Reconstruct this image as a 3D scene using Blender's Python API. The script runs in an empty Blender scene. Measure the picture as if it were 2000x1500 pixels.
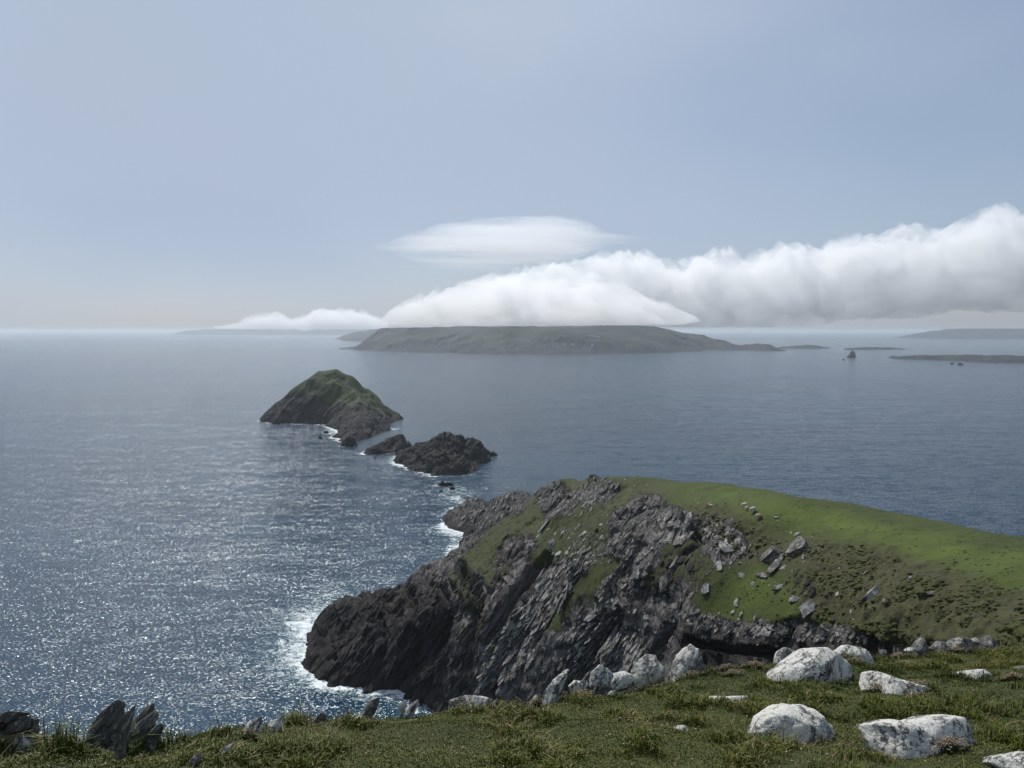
import bpy, bmesh, math, random
import numpy as np
from mathutils import Vector, Matrix

scene = bpy.context.scene
COL = scene.collection
rad = math.radians

# ------------------------------------------------------------------ camera
H = 90.0                                   # eye height above the sea, metres
F = 1387.0                                 # focal length in photo pixels (2000 wide)
PITCH = math.atan(105 / 1387.0)            # the level line sits at photo row 645
cam_data = bpy.data.cameras.new('camera')
cam_data.sensor_width = 36.0
cam_data.lens = F / 2000.0 * 36.0
cam_data.clip_start = 0.1
cam_data.clip_end = 200000.0
cam = bpy.data.objects.new('camera', cam_data)
COL.objects.link(cam)
cam.location = (0, 0, H)
cam.rotation_euler = (rad(90) - PITCH, 0, 0)
scene.camera = cam

# ------------------------------------------------------------------ sky and sun
SUN_EL, SUN_AZ = rad(50), rad(-25)         # azimuth from +Y towards +X
world = bpy.data.worlds.new('World')
scene.world = world
world.use_nodes = True
wn, wl = world.node_tree.nodes, world.node_tree.links
for n in list(wn): wn.remove(n)
w_out = wn.new('ShaderNodeOutputWorld')
w_bg = wn.new('ShaderNodeBackground')
w_sky = wn.new('ShaderNodeTexSky')
w_sky.sky_type = 'NISHITA'
w_sky.sun_disc = False
w_sky.sun_elevation = SUN_EL
w_sky.sun_rotation = SUN_AZ
w_sky.altitude = 90
w_sky.air_density = 1.0
w_sky.dust_density = 1.2
w_sky.ozone_density = 2.0
w_bg.inputs['Strength'].default_value = 0.086
# thin high veil: a pale layer, a little thicker here and there
w_tc = wn.new('ShaderNodeTexCoord')
w_map = wn.new('ShaderNodeMapping'); w_map.inputs['Scale'].default_value = (1.0, 1.0, 2.2)
w_map.inputs['Location'].default_value = (0.35, 0.0, 0.2)
w_noise = wn.new('ShaderNodeTexNoise'); w_noise.inputs['Scale'].default_value = 1.6
w_noise.inputs['Detail'].default_value = 4; w_noise.inputs['Roughness'].default_value = 0.45
w_ramp = wn.new('ShaderNodeMapRange')
w_ramp.inputs['From Min'].default_value = 0.35; w_ramp.inputs['From Max'].default_value = 0.7
w_ramp.inputs['To Min'].default_value = 0.42; w_ramp.inputs['To Max'].default_value = 0.82
w_mix = wn.new('ShaderNodeMix'); w_mix.data_type = 'RGBA'
w_mix.inputs['B'].default_value = (5.1, 6.05, 7.7, 1)
wl.new(w_tc.outputs['Generated'], w_map.inputs['Vector'])
wl.new(w_map.outputs['Vector'], w_noise.inputs['Vector'])
wl.new(w_noise.outputs['Fac'], w_ramp.inputs['Value'])
# the veil brightens towards the sun behind it
SUN_DIR = Vector((math.sin(SUN_AZ) * math.cos(SUN_EL), math.cos(SUN_AZ) * math.cos(SUN_EL), math.sin(SUN_EL)))
w_dot = wn.new('ShaderNodeVectorMath'); w_dot.operation = 'DOT_PRODUCT'; w_dot.inputs[1].default_value = SUN_DIR
w_glow = wn.new('ShaderNodeMapRange'); w_glow.interpolation_type = 'SMOOTHSTEP'
w_glow.inputs['From Min'].default_value = 0.66; w_glow.inputs['From Max'].default_value = 1.0; w_glow.inputs['To Max'].default_value = 0.8
w_add = wn.new('ShaderNodeMath'); w_add.operation = 'ADD'
w_str = wn.new('ShaderNodeMapRange'); w_str.inputs['From Min'].default_value = 0.3; w_str.inputs['From Max'].default_value = 0.7; w_str.inputs['To Min'].default_value = 0.1; w_str.inputs['To Max'].default_value = 1.9
w_mul = wn.new('ShaderNodeMath'); w_mul.operation = 'MULTIPLY'
wl.new(w_tc.outputs['Generated'], w_dot.inputs[0]); wl.new(w_dot.outputs['Value'], w_glow.inputs['Value'])
wl.new(w_noise.outputs['Fac'], w_str.inputs['Value']); wl.new(w_glow.outputs['Result'], w_mul.inputs[0]); wl.new(w_str.outputs['Result'], w_mul.inputs[1])
wl.new(w_ramp.outputs['Result'], w_add.inputs[0]); wl.new(w_mul.outputs[0], w_add.inputs[1])
w_mix.clamp_factor = False
wl.new(w_add.outputs[0], w_mix.inputs['Factor'])
wl.new(w_sky.outputs['Color'], w_mix.inputs['A'])
wl.new(w_mix.outputs['Result'], w_bg.inputs['Color'])
wl.new(w_bg.outputs['Background'], w_out.inputs['Surface'])

sun_data = bpy.data.lights.new('sun', 'SUN')
sun_data.energy = 4.0
sun_data.angle = rad(0.53)
sun_data.color = (1.0, 0.965, 0.90)
sun = bpy.data.objects.new('sun', sun_data)
COL.objects.link(sun)
SUN_DIR = Vector((math.sin(SUN_AZ) * math.cos(SUN_EL), math.cos(SUN_AZ) * math.cos(SUN_EL), math.sin(SUN_EL)))
sun.rotation_euler = SUN_DIR.to_track_quat('Z', 'Y').to_euler()

scene.view_settings.view_transform = 'Standard'
scene.view_settings.look = 'None'
scene.view_settings.exposure = 0.0
scene.view_settings.gamma = 1.0
scene.view_settings.use_curve_mapping = False
scene.render.engine = 'CYCLES'
cy = scene.cycles
cy.max_bounces = 12; cy.diffuse_bounces = 2; cy.glossy_bounces = 2
cy.transmission_bounces = 2; cy.transparent_max_bounces = 12
cy.volume_bounces = 8
cy.caustics_reflective = False; cy.caustics_refractive = False
cy.use_denoising = True
cy.sample_clamp_indirect = 6.0

# ------------------------------------------------------------------ pixel <-> place
CP, SP = math.cos(PITCH), math.sin(PITCH)
def ray(px, py):
    """direction of a photo pixel, scaled to camera depth 1"""
    a, b = (px - 1000.0) / F, (750.0 - py) / F
    return np.array([a, CP + b * SP, -SP + b * CP])
def at_y(px, py, Y):
    r = ray(px, py); return np.array([0, 0, H]) + r * (Y / r[1])
def at_z(px, py, z=0.0):
    r = ray(px, py); return np.array([0, 0, H]) + r * ((z - H) / r[2])
def at_col(px, Y, z):
    d = Y * CP + (H - z) * SP
    return np.array([(px - 1000.0) / F * d, Y, z])
def project(x, y, z):
    d = y * CP + (H - z) * SP
    v = (z - H) * CP + y * SP
    d = np.where(np.abs(d) < 1e-6, 1e-6, d)
    return 1000 + F * x / d, 750 - F * v / d

# ------------------------------------------------------------------ noise
def _hash(ix, iy, iz, seed):
    h = (ix.astype(np.int64) * 374761393 + iy.astype(np.int64) * 668265263 + iz.astype(np.int64) * 2147483647 + seed * 974711) & 0xFFFFFFFF
    h = ((h ^ (h >> 13)) * 1274126177) & 0xFFFFFFFF
    h = ((h ^ (h >> 15)) * 2246822519) & 0xFFFFFFFF
    return ((h ^ (h >> 16)) & 0xFFFFFF) / float(0xFFFFFF) * 2 - 1
def vnoise(x, y, z=None, seed=0):
    x = np.asarray(x, float); y = np.asarray(y, float)
    ix = np.floor(x); iy = np.floor(y)
    fx = x - ix; fy = y - iy
    ux = fx * fx * (3 - 2 * fx); uy = fy * fy * (3 - 2 * fy)
    if z is None:
        iz = np.zeros_like(ix)
        c = [_hash(ix + a, iy + b, iz, seed) for a in (0, 1) for b in (0, 1)]
        return (c[0] * (1 - uy) + c[1] * uy) * (1 - ux) + (c[2] * (1 - uy) + c[3] * uy) * ux
    z = np.asarray(z, float)
    iz = np.floor(z); fz = z - iz; uz = fz * fz * (3 - 2 * fz)
    r = 0
    for a, wa in ((0, 1 - ux), (1, ux)):
        for b, wb in ((0, 1 - uy), (1, uy)):
            for c_, wc in ((0, 1 - uz), (1, uz)):
                r = r + _hash(ix + a, iy + b, iz + c_, seed) * wa * wb * wc
    return r
def fbm(x, y, z=None, oct=4, seed=0, gain=0.5, lac=2.07):
    s = 0; a = 1.0; t = 0
    for i in range(oct):
        s = s + a * vnoise(x, y, z, seed + i * 17); t += a
        x = x * lac + 3.1; y = y * lac + 1.7
        if z is not None: z = z * lac + 2.3
        a *= gain
    return s / t
def smooth(a, b, x):
    t = np.clip((x - a) / (b - a), 0, 1); return t * t * (3 - 2 * t)

# bedding of the slate: planes that strike away towards the little islands and dip steeply to the left
S_DIR = np.array([-0.26, 0.966, 0.0]); S_DIR /= np.linalg.norm(S_DIR)
D_DIR = np.array([-0.60, -0.16, -0.78]); D_DIR -= D_DIR.dot(S_DIR) * S_DIR; D_DIR /= np.linalg.norm(D_DIR)
B_N = np.cross(S_DIR, D_DIR); B_N /= np.linalg.norm(B_N)
if B_N[2] < 0: B_N = -B_N

# ------------------------------------------------------------------ mesh helpers
def mesh_np(name, verts, faces, mat=None, smooth_=True, parent=None, attrs=None):
    """verts (n,3), faces (m,3|4) arrays -> one linked mesh object"""
    me = bpy.data.meshes.new(name)
    verts = np.asarray(verts, np.float32); faces = np.asarray(faces, np.int32)
    k = faces.shape[1]
    me.vertices.add(len(verts)); me.vertices.foreach_set('co', verts.ravel())
    me.loops.add(faces.size); me.loops.foreach_set('vertex_index', faces.ravel())
    me.polygons.add(len(faces))
    me.polygons.foreach_set('loop_start', np.arange(0, faces.size, k, dtype=np.int32))
    me.polygons.foreach_set('loop_total', np.full(len(faces), k, np.int32))
    me.polygons.foreach_set('use_smooth', np.full(len(faces), smooth_, bool))
    me.update(calc_edges=True)
    for an, av in (attrs or {}).items():
        at = me.attributes.new(an, 'FLOAT', 'POINT'); at.data.foreach_set('value', np.asarray(av, np.float32))
    if mat: me.materials.append(mat)
    o = bpy.data.objects.new(name, me); COL.objects.link(o)
    if parent: o.parent = parent
    return o
def grid_faces(nu, nv, keep=None):
    i = np.arange((nu - 1) * (nv - 1)); a = i // (nv - 1); b = i % (nv - 1)
    v = a * nv + b
    f = np.stack([v, v + nv, v + nv + 1, v + 1], 1)
    if keep is not None: f = f[keep[f].any(1)]
    return f
def compact(verts, faces, attrs=None):
    used = np.zeros(len(verts), bool); used[faces.ravel()] = True
    idx = np.cumsum(used) - 1
    return verts[used], idx[faces], {k: v[used] for k, v in (attrs or {}).items()}
def tag(o, label=None, cat=None, group=None, kind=None):
    if label: o['label'] = label
    if cat: o['category'] = cat
    if group: o['group'] = group
    if kind: o['kind'] = kind
    return o

# ------------------------------------------------------------------ material helpers
class NT:
    def __init__(self, name):
        self.m = bpy.data.materials.new(name); self.m.use_nodes = True
        self.n = self.m.node_tree.nodes; self.l = self.m.node_tree.links
        self.b = self.n['Principled BSDF']; self.out = self.n['Material Output']
        self.b.inputs['Specular IOR Level'].default_value = 0.25
    def node(self, t, **kw):
        x = self.n.new(t)
        for k, v in kw.items():
            if k in x.inputs.keys():
                s = x.inputs[k]
                if hasattr(v, 'links') or hasattr(v, 'is_output'): self.l.new(v, s)
                else: s.default_value = v
            else: setattr(x, k, v)
        return x
    def pos(self): return self.node('ShaderNodeNewGeometry').outputs['Position']
    def obj(self): return self.node('ShaderNodeTexCoord').outputs['Object']
    def mapping(self, vec, scale=(1, 1, 1), rot=(0, 0, 0), loc=(0, 0, 0)):
        m = self.node('ShaderNodeMapping'); self.l.new(vec, m.inputs['Vector'])
        m.inputs['Scale'].default_value = scale; m.inputs['Rotation'].default_value = rot; m.inputs['Location'].default_value = loc
        return m.outputs['Vector']
    def noise(self, vec, scale, detail=4, rough=0.55, dist=0.0, out='Fac'):
        n = self.node('ShaderNodeTexNoise'); self.l.new(vec, n.inputs['Vector'])
        n.inputs['Scale'].default_value = scale; n.inputs['Detail'].default_value = detail
        n.inputs['Roughness'].default_value = rough; n.inputs['Distortion'].default_value = dist
        return n.outputs[out]
    def rng(self, v, a, b, c=0.0, d=1.0, t='LINEAR'):
        r = self.node('ShaderNodeMapRange'); r.interpolation_type = t
        self.l.new(v, r.inputs['Value'])
        for k, x in zip(('From Min', 'From Max', 'To Min', 'To Max'), (a, b, c, d)): r.inputs[k].default_value = x
        return r.outputs['Result']
    def mix(self, f, a, b, blend='MIX'):
        m = self.node('ShaderNodeMix'); m.data_type = 'RGBA'; m.blend_type = blend
        for key, v in (('Factor', f), ('A', a), ('B', b)):
            s = m.inputs[key] if key == 'Factor' else [i for i in m.inputs if i.name == key and i.type == 'RGBA'][0]
            if hasattr(v, 'is_output'): self.l.new(v, s)
            else: s.default_value = v if key == 'Factor' else (tuple(v) + (1,) if len(v) == 3 else v)
        return [o for o in m.outputs if o.type == 'RGBA'][0]
    def math(self, op, a, b=0.5, c=None):
        m = self.node('ShaderNodeMath'); m.operation = op
        for i, v in enumerate((a, b) if c is None else (a, b, c)):
            if hasattr(v, 'is_output'): self.l.new(v, m.inputs[i])
            else: m.inputs[i].default_value = v
        return m.outputs[0]
    def attr(self, name):
        a = self.node('ShaderNodeAttribute'); a.attribute_name = name; return a.outputs['Fac']
    def bump(self, h, dist=0.1, strength=1.0, normal=None):
        b = self.node('ShaderNodeBump'); self.l.new(h, b.inputs['Height'])
        b.inputs['Distance'].default_value = dist; b.inputs['Strength'].default_value = strength
        if normal: self.l.new(normal, b.inputs['Normal'])
        return b.outputs['Normal']
    def done(self, color=None, rough=0.85, normal=None):
        if color is not None:
            if hasattr(color, 'is_output'): self.l.new(color, self.b.inputs['Base Color'])
            else: self.b.inputs['Base Color'].default_value = tuple(color) + (1,)
        if hasattr(rough, 'is_output'): self.l.new(rough, self.b.inputs['Roughness'])
        else: self.b.inputs['Roughness'].default_value = rough
        if normal: self.l.new(normal, self.b.inputs['Normal'])
        return self.m

def bed_vec(t, p, a=1.0, b=1.0, n=1.0):
    """coordinates along strike, down dip and across the beds"""
    out = []
    for d, s in ((S_DIR, a), (D_DIR, b), (B_N, n)):
        v = t.node('ShaderNodeVectorMath', operation='DOT_PRODUCT')
        t.l.new(p, v.inputs[0]); v.inputs[1].default_value = tuple(float(q) * s for q in d)
        out.append(v.outputs['Value'])
    c = t.node('ShaderNodeCombineXYZ')
    for i in range(3): t.l.new(out[i], c.inputs[i])
    return c.outputs[0]

def make_terrain_mat(name, rock_lo, rock_hi, grass_lo, grass_hi, sc=1.0, soil=(0.03, 0.024, 0.02)):
    """slate and turf, mixed by the mesh's own 'rock' attribute; 'wet' darkens the tide zone and carries shade painted on dark faces, 'dry' yellows the heath"""
    t = NT(name); p = t.pos()
    bv = bed_vec(t, p, 0.12, 0.10, 1.0)
    strata = t.noise(bv, 1.1 * sc, 5, 0.65)
    blot = t.noise(p, 0.35 * sc, 5, 0.6)
    fine = t.noise(p, 2.6 * sc, 4, 0.6)
    rock = t.mix(t.rng(strata, 0.40, 0.62), rock_lo, rock_hi)
    ribs = t.noise(bed_vec(t, p, 0.25, 0.16, 3.2), 1.0 * sc, 4, 0.7)
    rock = t.mix(t.rng(ribs, 0.42, 0.56, 0.75, 0.0), rock, tuple(0.35 * q for q in rock_lo))
    rock = t.mix(t.rng(blot, 0.4, 0.7, 0.0, 0.55), rock, tuple(0.5 * (a + b) * 0.75 for a, b in zip(rock_lo, rock_hi)))
    rock = t.mix(t.rng(fine, 0.62, 0.72, 0.0, 0.5), rock, (0.26, 0.26, 0.23))       # pale lichen
    rock = t.mix(t.attr('wet_shade'), rock, t.mix(0.9, rock, (0.16, 0.145, 0.14), 'MULTIPLY'))
    gn = t.noise(p, 0.12 * sc, 4, 0.6)
    gf = t.noise(p, 1.7 * sc, 6, 0.75)
    gr = t.mix(t.rng(gn, 0.35, 0.65), grass_lo, grass_hi)
    gr = t.mix(t.rng(gf, 0.3, 0.75, 0.0, 0.75), gr, tuple(c * 0.45 for c in grass_lo))
    gr = t.mix(t.math('MULTIPLY', t.attr('lush'), t.rng(t.noise(p, 0.25 * sc, 4, 0.6), 0.25, 0.6)), gr, (0.070, 0.098, 0.010))
    gr = t.mix(t.rng(t.noise(p, 0.5 * sc, 6, 0.75), 0.55, 0.75, 0.0, 0.6), gr, (0.060, 0.054, 0.020))
    heath = t.mix(t.rng(t.noise(p, 0.9 * sc, 3, 0.6), 0.4, 0.6), (0.052, 0.050, 0.016), (0.032, 0.028, 0.014))
    gr = t.mix(t.attr('dry'), gr, heath)
    f = t.math('ADD', t.attr('rock'), t.math('MULTIPLY', t.math('SUBTRACT', t.noise(p, 0.8 * sc, 6, 0.72), 0.5), 1.9))
    f = t.rng(f, 0.42, 0.58)
    soilf = t.rng(t.math('ABSOLUTE', t.math('SUBTRACT', f, 0.5)), 0.5, 0.1, 0.0, 0.7)
    col = t.mix(f, gr, rock)
    col = t.mix(soilf, col, soil)
    h = t.math('ADD', t.math('MULTIPLY', t.math('ADD', strata, ribs), t.math('MULTIPLY', f, 0.9)), t.math('MULTIPLY', fine, 0.35))
    nrm = t.bump(h, 0.55 / sc, 0.9)
    return t.done(col, 0.85, nrm)
# ------------------------------------------------------------------ headland height field
# control points: (photo column, photo row, distance ahead) on the surface, 'z': (column, distance, height)
HC = [
 # skyline, right to left
 ('p', 2250, 1110, 72), ('p', 2000, 1057, 86), ('p', 1850, 1027, 97), ('p', 1700, 994, 112), ('p', 1580, 972, 122), ('p', 1470, 955, 134), ('p', 1350, 942, 150),
 ('p', 1240, 932, 172), ('p', 1150, 932, 190), ('p', 1100, 937, 215), ('p', 1055, 944, 245), ('p', 1000, 955, 285),
 ('p', 960, 968, 320), ('p', 925, 975, 350),
 # behind the skyline
 ('z', 2250, 105, 50), ('z', 2000, 122, 46), ('z', 1850, 135, 45), ('z', 1700, 150, 44), ('z', 1580, 165, 42), ('z', 1470, 180, 38), ('z', 1350, 200, 33),
 ('z', 1240, 225, 28), ('z', 1150, 245, 25), ('z', 1100, 265, 20),
 ('z', 2250, 190, -5), ('z', 2000, 200, -5), ('z', 1700, 225, -5), ('z', 1470, 250, -5), ('z', 1350, 268, -5), ('z', 1240, 285, -6),
 ('z', 1150, 305, -6), ('z', 1080, 325, -5), ('z', 1020, 350, -5), ('z', 960, 385, -5), ('z', 905, 410, -5),
 # grass dome
 ('p', 2250, 1250, 48), ('p', 2000, 1180, 60), ('p', 2000, 1262, 50), ('p', 1850, 1120, 74), ('p', 1700, 1080, 88), ('p', 1700, 1170, 75),
 ('p', 1850, 1200, 64), ('p', 1850, 1250, 60), ('p', 1700, 1225, 70),
 ('p', 1560, 1020, 108), ('p', 1470, 997, 114), ('p', 1560, 1100, 96), ('p', 1560, 1180, 88), ('p', 1440, 1060, 109), ('p', 1440, 1120, 102), ('p', 1440, 1180, 98),
 ('p', 1350, 990, 130), ('p', 1350, 1060, 119), ('p', 1330, 1130, 112), ('p', 1330, 1190, 107),
 # lip and wall of the dark hollow
 ('p', 1850, 1275, 59), ('p', 1700, 1285, 68), ('z', 1700, 64, 50), ('p', 1560, 1215, 85), ('p', 1560, 1285, 82), ('z', 1560, 77, 44),
 ('p', 1440, 1222, 95), ('p', 1440, 1290, 91), ('z', 1440, 84, 38), ('z', 1560, 60, 38), ('z', 1440, 66, 34), ('z', 1700, 54, 48),
 # middle crags
 ('p', 1240, 960, 160), ('p', 1240, 1030, 140), ('p', 1240, 1100, 130), ('p', 1230, 1180, 124), ('p', 1330, 1240, 104),
 ('p', 1150, 985, 165), ('p', 1150, 1050, 150), ('p', 1150, 1120, 142), ('p', 1150, 1190, 136), ('p', 1080, 1000, 190), ('p', 1060, 1060, 170), ('p', 1060, 1120, 162),
 ('p', 1200, 1215, 126), ('p', 1060, 1190, 152),
 # big slab face falling left and forward
 ('p', 1300, 1300, 108), ('p', 1200, 1300, 124), ('p', 1120, 1240, 138), ('p', 1120, 1310, 133), ('p', 1040, 1260, 147), ('p', 1040, 1335, 141),
 ('p', 960, 1180, 163), ('p', 960, 1260, 156), ('p', 960, 1345, 151), ('z', 1300, 92, 20), ('z', 1200, 108, 10), ('z', 1100, 125, 3), ('z', 1000, 138, -1), ('z', 900, 147, -3),
 ('z', 1200, 85, 20), ('z', 1000, 110, -2), ('z', 800, 140, -6), ('z', 900, 120, -6), ('z', 700, 150, -6), ('z', 1050, 80, 5),
 # promontory ridge
 ('p', 900, 1062, 214), ('p', 850, 1100, 205), ('p', 800, 1130, 204), ('p', 740, 1153, 205), ('p', 690, 1167, 205), ('p', 640, 1187, 201),
 ('p', 950, 1035, 218), ('p', 1000, 1010, 228), ('p', 960, 1090, 195), ('p', 900, 1120, 188),
 # its near wall
 ('p', 900, 1190, 171), ('p', 900, 1300, 160), ('z', 900, 156, 1), ('p', 840, 1160, 182), ('p', 845, 1215, 172), ('z', 845, 165, 2), ('p', 780, 1195, 184), ('p', 775, 1235, 175), ('z', 770, 169, 1),
 ('p', 700, 1225, 187), ('p', 700, 1262, 179), ('z', 700, 173.5, 0), ('z', 735, 171, 0), ('p', 640, 1245, 190), ('z', 628, 178.5, 0), ('z', 600, 187.5, 0), ('z', 600, 196, 1), ('z', 605, 204, 0), ('z', 640, 214, 0),
 ('z', 560, 188, -8), ('z', 560, 205, -8), ('z', 590, 178, -7), ('z', 650, 166, -6), ('z', 590, 220, -8), ('z', 500, 240, -10), ('z', 500, 150, -10),
 ('z', 700, 222, 0), ('z', 760, 228, 0), ('z', 700, 235, -6), ('z', 780, 250, -7), ('z', 830, 240, 1), ('z', 870, 270, -3), ('z', 840, 275, -7),
 # far arm
 ('z', 905, 302, 0), ('z', 895, 315, 0), ('z', 872, 338, 0), ('z', 885, 352, 0), ('z', 905, 378, 0), ('z', 850, 340, -6), ('z', 860, 310, -6), ('z', 865, 375, -6), ('z', 880, 400, -6),
 ('z', 925, 300, 3), ('p', 960, 1000, 300), ('p', 925, 998, 332), ('p', 1000, 985, 270), ('p', 960, 1015, 262),
 # far outside
 ('z', 300, 320, -10), ('z', 700, 400, -10), ('z', 1200, 380, -10), ('z', 1700, 300, -10), ('z', 2300, 260, -10), ('z', 300, 120, -10), ('z', 800, 100, -8), ('z', 900, 80, -4), ('z', 1100, 60, 10), ('z', 1400, 45, 36), ('z', 1700, 38, 56), ('z', 2000, 36, 66), ('z', 2400, 34, 70),
]
CPTS = np.array([at_y(c[1], c[2], c[3]) if c[0] == 'p' else at_col(c[1], c[2], c[3]) for c in HC])
def _ker(d2): return np.sqrt(d2 + 9.0)
_P = CPTS[:, :2]
_d2 = ((_P[:, None] - _P[None]) ** 2).sum(2)
_n = len(_P)
_A = np.zeros((_n + 3, _n + 3)); _A[:_n, :_n] = _ker(_d2) - np.eye(_n) * 0.6
_A[:_n, _n] = 1; _A[:_n, _n + 1:] = _P / 100; _A[_n:, :_n] = _A[:_n, _n:].T
_W = np.linalg.solve(_A, np.concatenate([CPTS[:, 2], [0, 0, 0]]))
def head_base(x, y):
    x = np.asarray(x, float); y = np.asarray(y, float)
    s = np.full(x.shape, _W[_n]) + _W[_n + 1] * x / 100 + _W[_n + 2] * y / 100
    for i in range(_n):
        s += _W[i] * np.sqrt((x - _P[i, 0]) ** 2 + (y - _P[i, 1]) ** 2 + 9.0)
    return s
# coarse table for quick look-ups
_gx = np.arange(-110, 221, 1.0); _gy = np.arange(28, 430, 1.0)
_GX, _GY = np.meshgrid(_gx, _gy, indexing='ij')
_GZ = head_base(_GX, _GY)
def table(x, y):
    u = np.clip((x - _gx[0]), 0, len(_gx) - 1.001); v = np.clip((y - _gy[0]), 0, len(_gy) - 1.001)
    i = u.astype(int); j = v.astype(int); fu = u - i; fv = v - j
    return (_GZ[i, j] * (1 - fu) + _GZ[i + 1, j] * fu) * (1 - fv) + (_GZ[i, j + 1] * (1 - fu) + _GZ[i + 1, j + 1] * fu) * fv

def inpoly(px, py, poly):
    r = np.zeros(px.shape, bool); n = len(poly)
    for i in range(n):
        x1, y1 = poly[i]; x2, y2 = poly[(i + 1) % n]
        if y1 == y2: continue
        c = ((y1 > py) != (y2 > py)) & (px < (x2 - x1) * (py - y1) / (y2 - y1) + x1)
        r ^= c
    return r
# what covers the ground, surveyed on a coarse raster of the slope: 1 bare rock, 0 turf
GRASS = [([(985, 1010), (1060, 942), (1230, 925), (1300, 960), (1400, 1100), (1370, 1200), (1300, 1240), (1180, 1205), (1090, 1240), (1035, 1215), (1085, 1105), (1010, 1080)], 0.30),
         ([(880, 1100), (960, 1012), (1030, 985), (1060, 1020), (990, 1075), (1000, 1110), (960, 1160), (930, 1110)], 0.32),
         ([(1215, 900), (2400, 900), (2400, 1330), (1750, 1262), (1700, 1232), (1560, 1210), (1440, 1216), (1370, 1200), (1330, 1160), (1350, 1110), (1400, 1098), (1470, 1080), (1440, 1035), (1350, 1000), (1290, 968), (1225, 952)], 0.0),
         ([(1060, 1008), (1110, 985), (1190, 1000), (1165, 1035), (1100, 1085), (1040, 1100), (1010, 1060)], 0.30),
         ([(1090, 1150), (1190, 1080), (1215, 1090), (1240, 1130), (1170, 1175), (1090, 1222), (1060, 1195)], 0.20),
         ([(868, 1110), (895, 1108), (930, 1180), (958, 1235), (935, 1245), (905, 1180)], 0.15),
         ([(940, 1255), (975, 1250), (985, 1285), (945, 1290)], 0.15),
         ([(1120, 930), (1230, 925), (1230, 955), (1150, 965), (1110, 955)], 0.25),
         ([(1180, 1190), (1200, 1150), (1330, 1180), (1370, 1200), (1350, 1225), (1200, 1250)], 0.45),
         ([(1280, 1120), (1340, 1055), (1400, 1085), (1370, 1160), (1320, 1200), (1280, 1180)], 0.42),
         ([(1190,1010),(1240,975),(1290,965),(1350,1020),(1355,1050),(1290,1060),(1230,1090),(1180,1080)], 0.85),
         ([(1235,1070),(1300,1060),(1260,1130),(1230,1180),(1180,1190),(1160,1160),(1210,1110)], 0.8),
         ([(1050,950),(1090,940),(1115,965),(1110,1000),(1070,1010),(1050,990)], 0.8),
         ([(1120,960),(1160,935),(1200,940),(1215,955),(1180,985),(1140,990),(1120,980)], 0.7),
         ([(1060,1120),(1100,1090),(1150,1100),(1090,1180),(1040,1230),(1000,1240)], 0.95),
         ([(1000,1060),(1035,1040),(1050,1070),(1000,1100),(950,1120)], 0.85)]
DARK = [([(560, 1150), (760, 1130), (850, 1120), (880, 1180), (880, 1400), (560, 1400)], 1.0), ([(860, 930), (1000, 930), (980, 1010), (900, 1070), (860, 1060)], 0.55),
        ([(1330, 1222), (1440, 1222), (1560, 1222), (1700, 1240), (1790, 1262), (1790, 1400), (1330, 1400)], 0.75)]  # promontory and hollow: black rock and earth, with shade painted in
DRY = [([(870, 1120), (960, 1005), (1060, 940), (1230, 925), (1300, 960), (1400, 1100), (1360, 1210), (1180, 1240), (1040, 1220)], 0.45), ([(1400, 985), (1480, 1040), (1560, 1060), (1700, 1060), (1900, 1130), (2100, 1190), (2400, 1260), (2400, 1330), (1750, 1262), (1560, 1200), (1560, 1120), (1450, 1090), (1300, 1010), (1330, 985)], 0.85)]
_mx = np.arange(540, 2400, 4.0); _my = np.arange(900, 1400, 4.0)
_MX, _MY = np.meshgrid(_mx, _my, indexing='ij')
_wx = _MX + 14 * fbm(_MX / 40, _MY / 40, oct=3, seed=5); _wy = _MY + 14 * fbm(_MX / 40, _MY / 40, oct=3, seed=9)
ROCKM = np.ones_like(_MX)
for poly, v in GRASS: ROCKM[inpoly(_wx, _wy, poly)] = v
DRYM = np.zeros_like(_MX)
for poly, v in DRY: DRYM[inpoly(_wx, _wy, poly)] = v
def _blur(a, k):
    for _ in range(k):
        p = np.pad(a, 1, mode='edge')
        a = (p[1:-1, 1:-1] * 2 + p[:-2, 1:-1] + p[2:, 1:-1] + p[1:-1, :-2] + p[1:-1, 2:]) / 6
    return a
GULLIES = [([(1208, 1198), (1180, 1225), (1150, 1265), (1105, 1345)], 13, 6.5), ([(1068, 1090), (1040, 1125), (1005, 1170), (965, 1245)], 11, 5.0), ([(900, 1105), (925, 1150), (925, 1210), (900, 1300)], 13, 5.5),
    ([(1300, 1222), (1285, 1250), (1262, 1305)], 8, 4.5), ([(995, 1270), (978, 1300), (955, 1348)], 6, 3.0), ([(1020, 1068), (985, 1085), (945, 1110)], 8, 2.6), ([(860, 1135), (868, 1200), (850, 1290)], 9, 4.0),
    ([(1345, 1252), (1400, 1268), (1480, 1272), (1560, 1270)], 9, 3.2), ([(1740, 1252), (1800, 1262), (1850, 1262)], 5, 1.6), ([(1030, 1225), (1010, 1260), (1000, 1310)], 5, 2.2), ([(1130, 1120), (1085, 1190), (1050, 1250)], 5, 2.0),
    ([(1165, 1215), (1130, 1260), (1085, 1320)], 5, 2.0), ([(1350, 1030), (1362, 1060), (1330, 1085)], 6, 2.2), ([(800, 1150), (810, 1220), (800, 1300)], 8, 3.0), ([(730, 1165), (750, 1230), (740, 1300)], 6, 2.2)]
GULM = np.zeros_like(_MX)
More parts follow.
